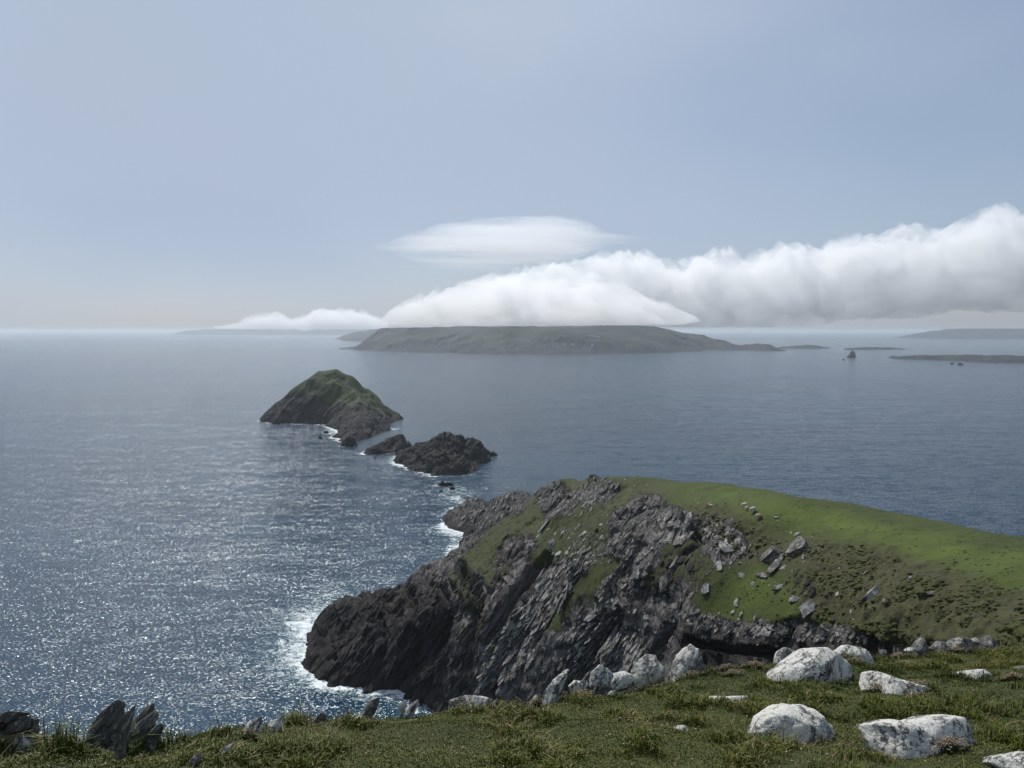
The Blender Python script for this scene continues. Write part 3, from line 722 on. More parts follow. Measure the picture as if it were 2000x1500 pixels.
PF_MAT, _, _ = volume_mat('puff_vapour', (0.97, 0.98, 1.0), 0.0022, 0.35)
cloud('small_cloud', [(420, 639, 641), (450, 638, 641), (485, 636, 641), (512, 626, 641), (532, 622, 641), (550, 624, 641), (580, 637, 641)], 15500, 900, PF_MAT,
      'low puffy cloud lying on the leftmost far island', 521, nu=140, nv=80, scale=700, amp=150, soft=13)
cloud('small_cloud', [(570, 637, 641), (596, 626, 641), (615, 616, 641), (628, 613, 641), (645, 618, 641), (665, 622, 641), (695, 620, 641), (725, 626, 641), (760, 634, 641)], 15500, 1000, PF_MAT,
      'small heaped cloud standing over the gap between the far islands', 531, nu=140, nv=80, scale=700, amp=150, soft=13)
LN_MAT, lnt, LV = volume_mat('veil_vapour', (0.98, 0.99, 1.0), 0.001, 0.35)
noisy(lnt, LV, (0.0007, 0.0012, 0.026), 0.40, 0.66, 0.0, 0.0058, rot=rad(2.5), dist=0.35)
# thinner towards its rim
_g = lnt.nodes.new('ShaderNodeTexCoord'); _m = lnt.nodes.new('ShaderNodeMapping'); _m.inputs['Location'].default_value = (-0.84, 0.0, -1.05); _m.inputs['Scale'].default_value = (1.75, 0.0, 1.95)
_l = lnt.nodes.new('ShaderNodeVectorMath'); _l.operation = 'LENGTH'; _r = lnt.nodes.new('ShaderNodeMapRange'); _r.interpolation_type = 'SMOOTHSTEP'
_r.inputs['From Min'].default_value = 1.0; _r.inputs['From Max'].default_value = 0.15
_x = lnt.nodes.new('ShaderNodeMath'); _x.operation = 'MULTIPLY'
_src = LV.inputs['Density'].links[0].from_socket
lnt.links.new(_g.outputs['Generated'], _m.inputs['Vector']); lnt.links.new(_m.outputs['Vector'], _l.inputs[0]); lnt.links.new(_l.outputs['Value'], _r.inputs['Value'])
lnt.links.new(_src, _x.inputs[0]); lnt.links.new(_r.outputs['Result'], _x.inputs[1]); lnt.links.new(_x.outputs[0], LV.inputs['Density'])
cloud('lens_cloud', [(728, 486, 489), (770, 479, 494), (815, 468, 520), (860, 456, 536), (920, 443, 543), (1000, 435, 534), (1070, 435, 518), (1130, 445, 500), (1180, 457, 482), (1240, 467, 474), (1290, 471, 473)], 5200, 520, LN_MAT,
      'thin streaked lens shaped cloud hovering above the cloud bank', 541, nu=260, nv=110, scale=420, amp=42, sy=5, sx=0.5, soft=31)
# ------------------------------------------------------------------ near hillside
EDGE = [(-60, -8), (-20, 3.2), (-8, 6.6), (-5.4, 7.1), (-4.7, 7.6), (-4.1, 7.3), (-3.6, 6.9), (-3.1, 7.7), (-2.6, 8.5), (-1.8, 8.9), (0, 9.1), (1.2, 10.3), (3.0, 12.2), (4.9, 13.6), (8, 15.0), (11.5, 16.2), (20, 19), (40, 26), (80, 40)]
_ex = np.array([e_[0] for e_ in EDGE], float); _ey = np.array([e_[1] for e_ in EDGE], float)
def near_z(x, y, detail=True):
    x = np.asarray(x, float); y = np.asarray(y, float)
    E = np.interp(x, _ex, _ey)
    s = y - E
    k = np.interp(x / np.maximum(y, 1.0), [-1, 0.2, 0.36, 0.52, 0.72, 1.0], [1.7, 1.6, 1.35, 1.0, 0.5, 0.35])
    sp = np.log1p(np.exp(np.clip(s / 0.35, -30, 30))) * 0.35
    z = 88.4 - 0.36 * y - k * sp + 0.10 * np.minimum(x + 2, 0) * smooth(2, 6, y) * 0
    if detail:
        z = z + 0.17 * fbm(x / 2.6, y / 2.6, oct=3, seed=201) + 0.085 * np.maximum(-0.3, fbm(x / 0.6, y / 0.5, oct=2, seed=203))
    return z
def near_hit(px, py):
    """march a photo pixel onto the near hillside"""
    r = ray(px, py); r = r / r[1]
    ts = np.linspace(3.0, 40, 1500); q = np.outer(ts, r) + np.array([0, 0, H])
    below = q[:, 2] < near_z(q[:, 0], q[:, 1], True)
    if below.any():
        i = int(np.argmax(below))
        if i > 0: return q[i]
    # passes over the brow: the closest approach
    i = int(np.argmin(q[:, 2] - near_z(q[:, 0], q[:, 1], True)))
    return q[i]
def head_hit(px, py):
    r = ray(px, py); r = r / r[1]
    ts = np.linspace(42, 420, 3000); q = np.outer(ts, r) + np.array([0, 0, H])
    below = q[:, 2] < table(q[:, 0], q[:, 1])
    if below.any(): return q[int(np.argmax(below))]
    return q[int(np.argmin(q[:, 2] - table(q[:, 0], q[:, 1])))]

t = NT('turf_soil'); p = t.pos()
g1 = t.noise(p, 0.9, 4, 0.6); g2 = t.noise(p, 9.0, 5, 0.7); g3 = t.noise(p, 2.3, 3, 0.6)
c1 = t.mix(t.rng(g1, 0.35, 0.65), (0.036, 0.046, 0.012), (0.055, 0.068, 0.016))
c1 = t.mix(t.rng(g3, 0.55, 0.75, 0, 0.7), c1, (0.055, 0.045, 0.022))
c1 = t.mix(t.rng(g2, 0.3, 0.6, 0.6, 0.0), c1, (0.014, 0.016, 0.006))
MAT_TURF = t.done(c1, 0.9, t.bump(g2, 0.05, 1.0))
na, nr = 460, 270
ang = np.linspace(rad(-85), rad(85), na); rr = np.exp(np.linspace(math.log(0.6), math.log(75), nr))
A_, R_ = np.meshgrid(ang, rr, indexing='ij')
nx_, ny_ = (np.sin(A_) * R_).ravel(), (np.cos(A_) * R_).ravel()
nz_ = near_z(nx_, ny_)
nz_ -= smooth(2.0, 6.0, ny_ - np.interp(nx_, _ex, _ey)) * 0.8 * np.abs(fbm(nx_ / 2, ny_ / 2, oct=3, seed=211))
keep = nz_ > np.maximum(-2, np.where((ny_ > 44) , table(nx_, ny_) - 6, -50))
tag(mesh_np('hillside', np.stack([nx_, ny_, nz_], 1), grid_faces(na, nr, keep=keep), MAT_TURF), kind='structure')

# ------------------------------------------------------------------ loose rocks
def rock_mat(name, dark, mid, lichen, cover, sc=1.0, bed=True, ochre=0.0):
    t = NT(name); p = t.pos()
    bv = bed_vec(t, p, 0.5, 0.4, 1.6)
    st = t.noise(bv, 14 * sc, 5, 0.6)
    n1 = t.noise(bed_vec(t, p, 0.8, 0.8, 1.8), 4.5 * sc, 7, 0.66, 0.5); n2 = t.noise(p, 22 * sc, 5, 0.75); n3 = t.noise(p, 60 * sc, 2, 0.6)
    base = t.mix(t.rng(st, 0.3, 0.7), dark, mid)
    base = t.mix(t.rng(n3, 0.4, 0.6, 0.0, 0.35), base, dark)
    f = t.math('ADD', t.math('MULTIPLY', n1, 1.0), t.math('ADD', t.math('MULTIPLY', n2, 0.8), t.math('MULTIPLY', st, 0.35)))
    c = 1.08 + 0.32 * (0.5 - cover)
    f = t.rng(f, c - 0.035, c + 0.05)
    wh = t.mix(t.rng(n3, 0.3, 0.7), lichen, tuple(0.8 * q for q in lichen))
    wh = t.mix(t.rng(n2, 0.5, 0.75, 0.0, 0.6), wh, tuple(0.55 * q for q in lichen))
    col = t.mix(f, base, wh)
    if ochre: col = t.mix(t.rng(t.noise(p, 5 * sc, 4, 0.7), 0.62, 0.7, 0, ochre), col, (0.16, 0.13, 0.05))
    vo = t.node('ShaderNodeTexVoronoi', feature='DISTANCE_TO_EDGE'); vo.inputs['Scale'].default_value = 2.6 * sc
    wob = t.node('ShaderNodeVectorMath', operation='MULTIPLY_ADD'); t.l.new(t.noise(p, 3.5 * sc, 4, 0.6, out='Color'), wob.inputs[0]); wob.inputs[1].default_value = (0.35 / sc,) * 3; t.l.new(bed_vec(t, p, 0.55, 0.55, 1.5), wob.inputs[2])
    t.l.new(wob.outputs[0], vo.inputs['Vector'])
    crack = t.rng(vo.outputs['Distance'], 0.0, 0.022, 1.0, 0.0)
    crack = t.math('MULTIPLY', crack, t.rng(t.noise(p, 1.6 * sc, 2, 0.5), 0.45, 0.55))
    col = t.mix(t.math('MULTIPLY', crack, 0.85), col, tuple(0.4 * q for q in dark))
    h = t.math('ADD', t.math('MULTIPLY', crack, -0.8), t.math('MULTIPLY', st, 0.8))
    h = t.math('ADD', t.math('MULTIPLY', h, 1.0), t.math('ADD', t.math('MULTIPLY', n2, 0.5), t.math('MULTIPLY', f, 0.12)))
    return t.done(col, 0.88, t.bump(h, 0.05 / sc, 1.0))
M_WHITE = rock_mat('white_lichened_slate', (0.065, 0.065, 0.068), (0.17, 0.17, 0.175), (0.68, 0.67, 0.62), 0.78)
M_HALF = rock_mat('half_lichened_slate', (0.085, 0.085, 0.09), (0.18, 0.18, 0.185), (0.64, 0.63, 0.58), 0.62)
M_GREY = rock_mat('grey_slate', (0.07, 0.07, 0.07), (0.20, 0.195, 0.185), (0.42, 0.41, 0.37), 0.4, ochre=0.5)
M_DARK = rock_mat('dark_slate', (0.06, 0.056, 0.052), (0.17, 0.157, 0.14), (0.32, 0.30, 0.25), 0.35, ochre=0.3)
M_MID = rock_mat('weathered_slate', (0.040, 0.037, 0.034), (0.21, 0.20, 0.188), (0.36, 0.35, 0.32), 0.45, sc=0.12)
M_RIBD = rock_mat('shaded_weathered_slate', (0.011, 0.009, 0.008), (0.040, 0.035, 0.032), (0.07, 0.065, 0.06), 0.3, sc=0.12)  # darker copy of the slate, shade put into its colour
M_MIDP = rock_mat('pale_weathered_slate', (0.10, 0.10, 0.10), (0.19, 0.19, 0.185), (0.38, 0.38, 0.35), 0.7, sc=0.12)

def resample(poly, n):
    q = np.array(poly + [poly[0]], float); seg = np.hypot(*np.diff(q, axis=0).T); c = np.concatenate([[0], np.cumsum(seg)])
    u = np.linspace(0, c[-1], n, endpoint=False)
    return np.stack([np.interp(u, c, q[:, 0]), np.interp(u, c, q[:, 1])], 1)
def outline_rock(name, poly, hit, depth, mat, seed, lean=0.3, nu=72, nv=22, rough=1.0, bury=0.25, blocky=0.45, facets=5, base_row=None, yaw=0.0, parent=None, ridge=0.0, strat=0.0):
    """a solid stone whose outline is a surveyed one: the ring is swept front to back, chipped by planes and roughened"""
    rng = random.Random(seed)
    P2 = np.array(poly, float); low = P2[:, 1].max(); cx = (P2[:, 0].min() + P2[:, 0].max()) / 2
    g = hit(cx, (base_row or low) - 2)
    size_px = P2[:, 0].max() - P2[:, 0].min()
    Y0 = g[1]; sz = size_px / F * Y0
    D = depth * sz * 0.5
    Yc = Y0 + D * 0.75
    ring = resample(poly, nu)
    W = np.array([at_y(a, b, Yc) for a, b in ring])
    x = W[:, 0]; z = W[:, 2]
    c = np.array([x.mean(), z.min() * 0.55 + z.max() * 0.45])
    # bury the foot
    hgt = z.max() - z.min()
    lowf = smooth(0.38, 0.03, (z - z.min()) / hgt)
    z = z - lowf * max(bury * max(hgt, 0.12 * sz), 0.10)
    v = np.linspace(-1, 1, nv)
    ver = []
    tilt = np.array([0.0, 1.0, -min(0.62, (H - c[1]) / Yc)])
    for w in v:
        s_ = math.sin(w * math.pi / 2); k = max(0.0, 1 - abs(s_) ** (2 / blocky)) ** (blocky * 0.9) if abs(w) < 1 else 0.0
        kk = 0.06 + 0.94 * k
        X = c[0] + (x - c[0]) * kk; Z = c[1] + (z - c[1]) * kk
        back = D * s_ + lean * (Z - c[1])
        ver.append(np.stack([X, Yc + 0 * X, Z], 1) + back[:, None] * tilt[None])
    V = np.array(ver).reshape(-1, 3)
    C = np.array([c[0], Yc, c[1]])
    S = max(sz, hgt)
    for i in range(facets):
        d = np.array([rng.uniform(-1, 1), rng.uniform(-1.0, -0.1), rng.uniform(0.0, 0.9)]); d /= np.linalg.norm(d)
        # keep the silhouette: planes mostly face the viewer or the sky behind
        q = (V - C) @ d; m = np.quantile(q, rng.uniform(0.88, 0.97) if nu > 100 else rng.uniform(0.80, 0.94))
        over = np.maximum(q - m, 0)
        V -= np.outer(over * 0.85, d)
    rel = (V - C); nrm = rel / (np.linalg.norm(rel, axis=1)[:, None] + 1e-9)
    a = 0.035 * S * rough
    f1 = 3.2 / S
    V += nrm * (a * fbm(V[:, 0] * f1, V[:, 1] * f1, V[:, 2] * f1, oct=4, seed=seed, gain=0.6))[:, None]
    bs = (V @ B_N) / (0.07 * S) + 0.4 * vnoise(V[:, 0] * f1, V[:, 2] * f1, seed=seed + 3)
    V += nrm * ((0.013 * S * rough * (1 + 0.5 * strat)) * _hash(np.floor(bs), bs * 0, bs * 0, seed))[:, None]
    idx = np.arange(nv - 1)[:, None] * nu + np.arange(nu)[None]; nxt = np.arange(nv - 1)[:, None] * nu + (np.arange(nu)[None] + 1) % nu
    fq = np.stack([idx, nxt, nxt + nu, idx + nu], 2).reshape(-1, 4)
    b0 = len(V); V = np.vstack([V, V[:nu].mean(0), V[(nv - 1) * nu:].mean(0)])
    j = np.arange(0, nu, 2)
    cap = np.vstack([np.stack([np.full(len(j), b0), (j + 2) % nu, (j + 1) % nu, j], 1),
                     np.stack([np.full(len(j), b0 + 1), (nv - 1) * nu + j, (nv - 1) * nu + (j + 1) % nu, (nv - 1) * nu + (j + 2) % nu], 1)])
    V[:, 2] -= 0.05 * (z.max() - z.min()) + 0.01
    org = np.array([c[0], Yc, z.min()])
    o = mesh_np(name, V - org, np.vstack([fq, cap]), mat, parent=parent)
    o.location = org
    ROCKS_XY.append((org[0], org[1], sz / 2, D))
    return o
ROCKS_XY = []
N = near_hit
NEAR = [
 # outline, depth, material, label, lean
 ([(1467,1423),(1490,1390),(1529,1367),(1562,1370),(1586,1380),(1604,1399),(1628,1414),(1630,1426),(1619,1438),(1604,1449),(1568,1444),(1529,1446),(1496,1437)], .8, M_WHITE, 'bright white domed boulder in the near grass, cleanest of all', .7),
 ([(1695,1407),(1739,1397),(1769,1403),(1814,1391),(1856,1388),(1892,1394),(1899,1414),(1905,1462),(1890,1474),(1800,1472),(1730,1470),(1704,1462),(1697,1435)], .55, M_WHITE, 'wide flat white boulder with brown flower heads at its foot, near lower right', .6),
 ([(1685,1356),(1689,1327),(1703,1309),(1718,1306),(1736,1316),(1775,1330),(1838,1342),(1839,1350),(1799,1352),(1742,1356),(1700,1359)], .5, M_WHITE, 'wedge shaped white boulder tapering to a low point on its right', .7),
 ([(1461,1330),(1490,1316),(1526,1297),(1568,1270),(1586,1261),(1610,1260),(1628,1267),(1649,1282),(1665,1294),(1661,1309),(1649,1321),(1604,1323),(1562,1320),(1526,1318),(1484,1332)], .6, M_WHITE, 'largest long white boulder sloping down to the left near the brow', .6),
 ([(1631,1270),(1655,1256),(1679,1262),(1706,1273),(1702,1284),(1682,1290),(1650,1290)], .8, M_WHITE, 'white boulder tucked behind the right end of the largest one', .4),
 ([(1511,1290),(1520,1270),(1536,1260),(1556,1270),(1560,1286),(1530,1294)], .9, M_HALF, 'grey speckled boulder peeping over the left shoulder of the largest one', .3),
 ([(1850,1325),(1868,1312),(1892,1306),(1940,1304),(1946,1312),(1946,1328),(1910,1330),(1880,1329)], .6, M_HALF, 'low white and grey boulder by itself near the right edge, tawny grass on its right', .4),
 ([(1932,1483),(1940,1472),(1955,1470),(1997,1463),(2020,1462),(2040,1480),(2035,1512),(1960,1512)], .7, M_WHITE, 'white boulder cut off by the bottom right corner', .5),
 ([(1742,1390),(1751,1380),(1770,1378),(1790,1383),(1793,1392),(1760,1397)], .7, M_GREY, 'small grey stone behind the wide flat white boulder', .4),
 ([(1598,1356),(1610,1350),(1635,1350),(1628,1358)], 1.2, M_GREY, 'thin grey flake lying flat in the grass below the largest boulder', 1.4),
 ([(1377,1364),(1388,1356),(1425,1357),(1461,1356),(1464,1364),(1454,1372),(1420,1370)], .6, M_WHITE, 'flat pale slab level with the turf above a bare worn patch', 1.0),
 ([(1316,1419),(1325,1413),(1339,1413),(1349,1427),(1332,1430)], .8, M_WHITE, 'small white stone alone in the middle of the near grass', .4),
 ([(1124,1441),(1130,1438),(1135,1441),(1130,1445)], 1, M_WHITE, 'tiny pale pebble in the grass below the leaning blade', .3),
 ([(1297,1322),(1308,1298),(1325,1273),(1340,1260),(1353,1252),(1367,1263),(1374,1277),(1374,1295),(1362,1312),(1336,1327),(1310,1327)], .6, M_HALF, 'tall pointed white and grey boulder on the brow', .3),
 ([(1232,1308),(1241,1291),(1254,1280),(1265,1273),(1280,1275),(1297,1301),(1294,1318),(1269,1322),(1245,1328)], .7, M_HALF, 'rounded mottled boulder just left of the tall pointed one', .3),
 ([(1150,1324),(1157,1308),(1171,1294),(1188,1301),(1199,1315),(1188,1326)], .7, M_HALF, 'pointed speckled boulder at the left end of the white row on the brow', .3),
 ([(1188,1323),(1199,1312),(1220,1308),(1234,1314),(1241,1322),(1220,1331),(1195,1330)], .7, M_WHITE, 'low white boulder in the gap of the row on the brow', .3),
 ([(1110,1337),(1122,1326),(1146,1326),(1150,1335),(1136,1344),(1115,1343)], .8, M_WHITE, 'small white boulder right of the leaning blade', .3),
 ([(1187,1353),(1195,1347),(1212,1346),(1227,1350),(1220,1357)], 1, M_WHITE, 'flat white scrap of stone in the turf below the brow row', .8),
 ([(1276,1336),(1300,1333),(1325,1337),(1305,1343)], 1, M_WHITE, 'sliver of pale rock breaking the turf under the rounded mottled boulder', .8),
 ([(1056,1350),(1080,1322),(1108,1298),(1112,1302),(1105,1328),(1092,1350),(1080,1366),(1064,1362)], .35, M_HALF, 'long blade of slate leaning up to the right over the cliff', .2),
 ([(1034,1370),(1045,1354),(1057,1352),(1054,1362),(1037,1376)], .8, M_HALF, 'small white stone at the foot of the leaning blade', .3),
 ([(868,1377),(877,1364),(905,1354),(940,1355),(968,1363),(950,1373),(910,1380)], .5, M_HALF, 'long low speckled boulder lying along the brow near the centre', .4),
 ([(700,1390),(713,1372),(725,1362),(741,1358),(737,1380),(722,1392)], .5, M_GREY, 'grey blade on the brow above the rocky cove', .2),
 ([(774,1376),(785,1368),(793,1363),(796,1375),(784,1384)], .6, M_HALF, 'little pale fang of rock on the brow left of the low speckled boulder', .2),
 ([(790,1382),(804,1370),(816,1361),(819,1374),(804,1388)], .6, M_HALF, 'second pale fang of rock, beside the first on the brow', .2),
 ([(571,1405),(585,1392),(597,1390),(596,1402),(582,1410)], .6, M_GREY, 'leftmost of three small grey points spaced along the brow', .2),
 ([(611,1400),(630,1388),(641,1396),(628,1404)], .6, M_GREY, 'middle one of three small grey points spaced along the brow', .2),
 ([(664,1396),(680,1384),(687,1390),(678,1400)], .6, M_GREY, 'rightmost of three small grey points spaced along the brow', .2),
 ([(456,1436),(483,1407),(507,1391),(511,1405),(518,1417),(500,1434)], .5, M_HALF, 'broad pale slab rising to a tip at the brow above the sea', .3),
 ([(512,1429),(525,1407),(540,1400),(553,1396),(553,1410),(540,1426)], .5, M_HALF, 'notched pale slab leaning against the broad one at the brow', .3),
 ([(416,1475),(434,1456),(455,1444),(448,1462),(432,1478)], .5, M_GREY, 'narrow slate fin in the grass below the broad pale slab', .3),
 ([(360,1496),(378,1470),(395,1463),(388,1484),(372,1500)], .5, M_GREY, 'narrow slate fin at the bottom edge, left of centre', .3),
 ([(-30,1412),(0,1418),(21,1416),(38,1426),(52,1445),(56,1455),(10,1462),(-30,1462)], .8, M_HALF, 'pale boulder cut off by the left edge of the picture', .5),
 ([(5,1403),(21,1396),(38,1393),(52,1395),(54,1408),(30,1412),(8,1410)], .8, M_GREY, 'flat grey slab capped with turf, top of the pile at far left', .3),
 ([(82,1462),(90,1446),(101,1432),(115,1436),(121,1450),(118,1466),(92,1472)], .6, M_DARK, 'squat dark stone with a pale rim between the left piles', .3),
 ([(113,1434),(125,1431),(145,1433),(163,1441),(157,1447),(135,1442)], .6, M_HALF, 'low pale stone lying in the dip left of the dark blades', .6),
 ([(200,1446),(210,1440),(222,1445),(230,1455),(212,1458)], .8, M_GREY, 'knobbly grey stone at the foot of the tallest blade', .3),
 ([(-14,1398),(2,1388),(30,1385),(48,1388),(40,1398),(0,1404)], .9, M_DARK, 'dark turf topped ledge at the left edge', .3),
 ([(1781,1263),(1790,1250),(1802,1241),(1812,1243),(1814,1262),(1799,1274)], .9, M_GREY, 'pointed grey boulder, first of the lichened row behind the brow at right', .2),
 ([(1818,1264),(1835,1249),(1847,1253),(1852,1267),(1836,1274)], .9, M_GREY, 'small round grey boulder, second of the lichened row behind the brow', .2),
 ([(1848,1260),(1862,1247),(1877,1241),(1895,1246),(1898,1264),(1870,1274)], .9, M_GREY, 'broad grey boulder, third of the lichened row behind the brow', .2),
 ([(1893,1256),(1903,1244),(1912,1241),(1922,1248),(1922,1270),(1902,1276)], .9, M_GREY, 'narrow grey boulder, fourth of the lichened row behind the brow', .2),
 ([(1916,1256),(1922,1243),(1934,1238),(1946,1249),(1947,1266),(1930,1276),(1918,1272)], .9, M_GREY, 'rounded grey boulder, last and tallest of the lichened row behind the brow', .2),
 ([(1768,1268),(1775,1263),(1787,1262),(1799,1272),(1785,1278)], .8, M_WHITE, 'small white stone at the left foot of the lichened grey row', .3),
 ([(1716,1270),(1725,1266),(1733,1268),(1735,1276),(1720,1278)], .8, M_GREY, 'little grey stone among flower heads left of the lichened row', .3),
 ([(1975,1306),(1990,1299),(2010,1297),(2014,1306),(1990,1310)], .8, M_GREY, 'pale stone at the right edge above the low white and grey boulder', .4),
 ([(1968,1270),(1985,1266),(2008,1266),(2010,1272),(1980,1275)], .8, M_HALF, 'pale sliver on the skyline of the brow at the right edge', .4),
]
for i, (poly, dep, m, lb, ln) in enumerate(NEAR):
    w_ = max(q[0] for q in poly) - min(q[0] for q in poly)
    nu_, nv_ = (132, 46) if w_ > 100 else (84, 30) if w_ > 30 else (44, 16)
    o = outline_rock('boulder' if w_ > 30 else 'stone', poly, N, dep, m, 700 + i * 7, lean=ln, nu=nu_, nv=nv_, facets=7 if w_ > 60 else 8)
    tag(o, lb, 'boulder' if w_ > 30 else 'stone')
# the upright blades at the left: each blade of rock is a part of its crag
def crag_near(label, blades, group=None):
    g = N(blades[0][0][0][0], max(q[1] for q in blades[0][0]))
    e_ = bpy.data.objects.new('slate_crag', None); COL.objects.link(e_); e_.location = g
    tag(e_, label, 'crag')
    for k, (poly, dep, m, base, dy) in enumerate(blades):
        hit = lambda a, b, dy=dy: N(a, b) + np.array([0, dy, 0])
        o = outline_rock('blade', poly, hit, dep, m, 900 + k * 13 + int(poly[0][0]), lean=0.15, nu=96, nv=22, blocky=0.22, base_row=base, bury=0.7, rough=0.9, facets=2, strat=2.5)
        o.location -= Vector([float(q) for q in g])
        o.parent = e_
crag_near('fan of dark pointed slate blades standing against the sea at lower left', [
 ([(157,1424),(176,1402),(200,1380),(218,1366),(232,1358),(238,1366),(236,1386),(230,1412),(222,1444),(204,1438),(180,1432)], .35, M_GREY, 1450, 0.0),
 ([(222,1440),(234,1400),(246,1382),(258,1370),(258,1382),(248,1420),(240,1454)], .4, M_DARK, 1452, 0.12),
 ([(236,1425),(262,1390),(280,1374),(293,1366),(294,1376),(276,1412),(250,1450)], .35, M_DARK, 1452, 0.3),
 ([(244,1452),(258,1420),(276,1398),(300,1376),(305,1378),(303,1392),(288,1430),(272,1456)], .35, M_GREY, 1454, 0.05),
 ([(272,1454),(284,1436),(298,1418),(314,1405),(318,1408),(314,1426),(296,1456)], .25, M_GREY, 1455, -0.1),
])
crag_near('twisted dark slate blade beside the pale boulder at the left edge', [
 ([(29,1432),(44,1410),(60,1394),(67,1396),(70,1425),(68,1446),(60,1458),(40,1446)], .5, M_DARK, 1458, 0.0),
 ([(50,1430),(58,1404),(66,1393),(74,1410),(76,1440),(66,1460)], .4, M_DARK, 1460, 0.15)])

# ------------------------------------------------------------------ headland stones and crags
def slab_mesh(seed, sx, sy, sz, n=7):
    """an irregular flat piece of slate: ragged polygon, two faces, broken rim"""
    rng = random.Random(seed)
    a0 = [2 * math.pi * (i + rng.uniform(-.3, .3)) / n for i in range(n)]
    rs = [rng.uniform(0.72, 1.1) for _ in a0]
    top = [(math.cos(a) * r * sx, math.sin(a) * r * sy, sz * rng.uniform(0.35, 0.62)) for a, r in zip(a0, rs)]
    bot = [(x * rng.uniform(.8, 1.12), y * rng.uniform(.8, 1.12), -sz * rng.uniform(0.35, 0.6)) for x, y, z in top]
    ct = (rng.uniform(-.2, .2) * sx, rng.uniform(-.2, .2) * sy, sz * rng.uniform(0.5, 0.8)); cb = (0, 0, -sz * 0.6)
    v = top + bot + [ct, cb]; f = []
    for i in range(n):
        j = (i + 1) % n
        f += [(i, j, 2 * n), (n + j, n + i, 2 * n + 1), (i, n + i, n + j), (i, n + j, j)]
    me = bpy.data.meshes.new('slab'); me.from_pydata(v, [], f); me.update()
    return me
SLABS = {}
def slab_variant(kind, k, mat):
    key = (kind, k, mat.name)
    if key not in SLABS:
        dims = {'blade': (1.0, 0.42, 0.16), 'rib': (1.0, 0.20, 0.075), 'block': (1.0, 0.7, 0.45), 'flat': (1.0, 0.62, 0.16)}[kind]
        me = slab_mesh(hash((kind, k)) % 9973 if False else {'rib': 5, 'blade': 11, 'block': 37, 'flat': 71}[kind] * 13 + k, *dims, n=6 + k % 3)
        me.materials.append(mat); SLABS[key] = me
    return SLABS[key]
BED_M = Matrix([[-D_DIR[0], S_DIR[0], B_N[0]], [-D_DIR[1], S_DIR[1], B_N[1]], [-D_DIR[2], S_DIR[2], B_N[2]]])   # x up dip, y strike, z across
if BED_M.determinant() < 0: BED_M = Matrix([[r[0], -r[1], r[2]] for r in BED_M])
from mathutils import Euler
HB = None
from mathutils.bvhtree import BVHTree
_bv = BVHTree.FromPolygons([tuple(v) for v in HEADP.tolist()], [tuple(f) for f in HEADF.tolist()], epsilon=0.0)
def hit3(px, py):
    r = Vector([float(q) for q in ray(px, py)]).normalized()
    loc, nrm, _, d = _bv.ray_cast(Vector((0, 0, H)), r)
    return loc, nrm, d
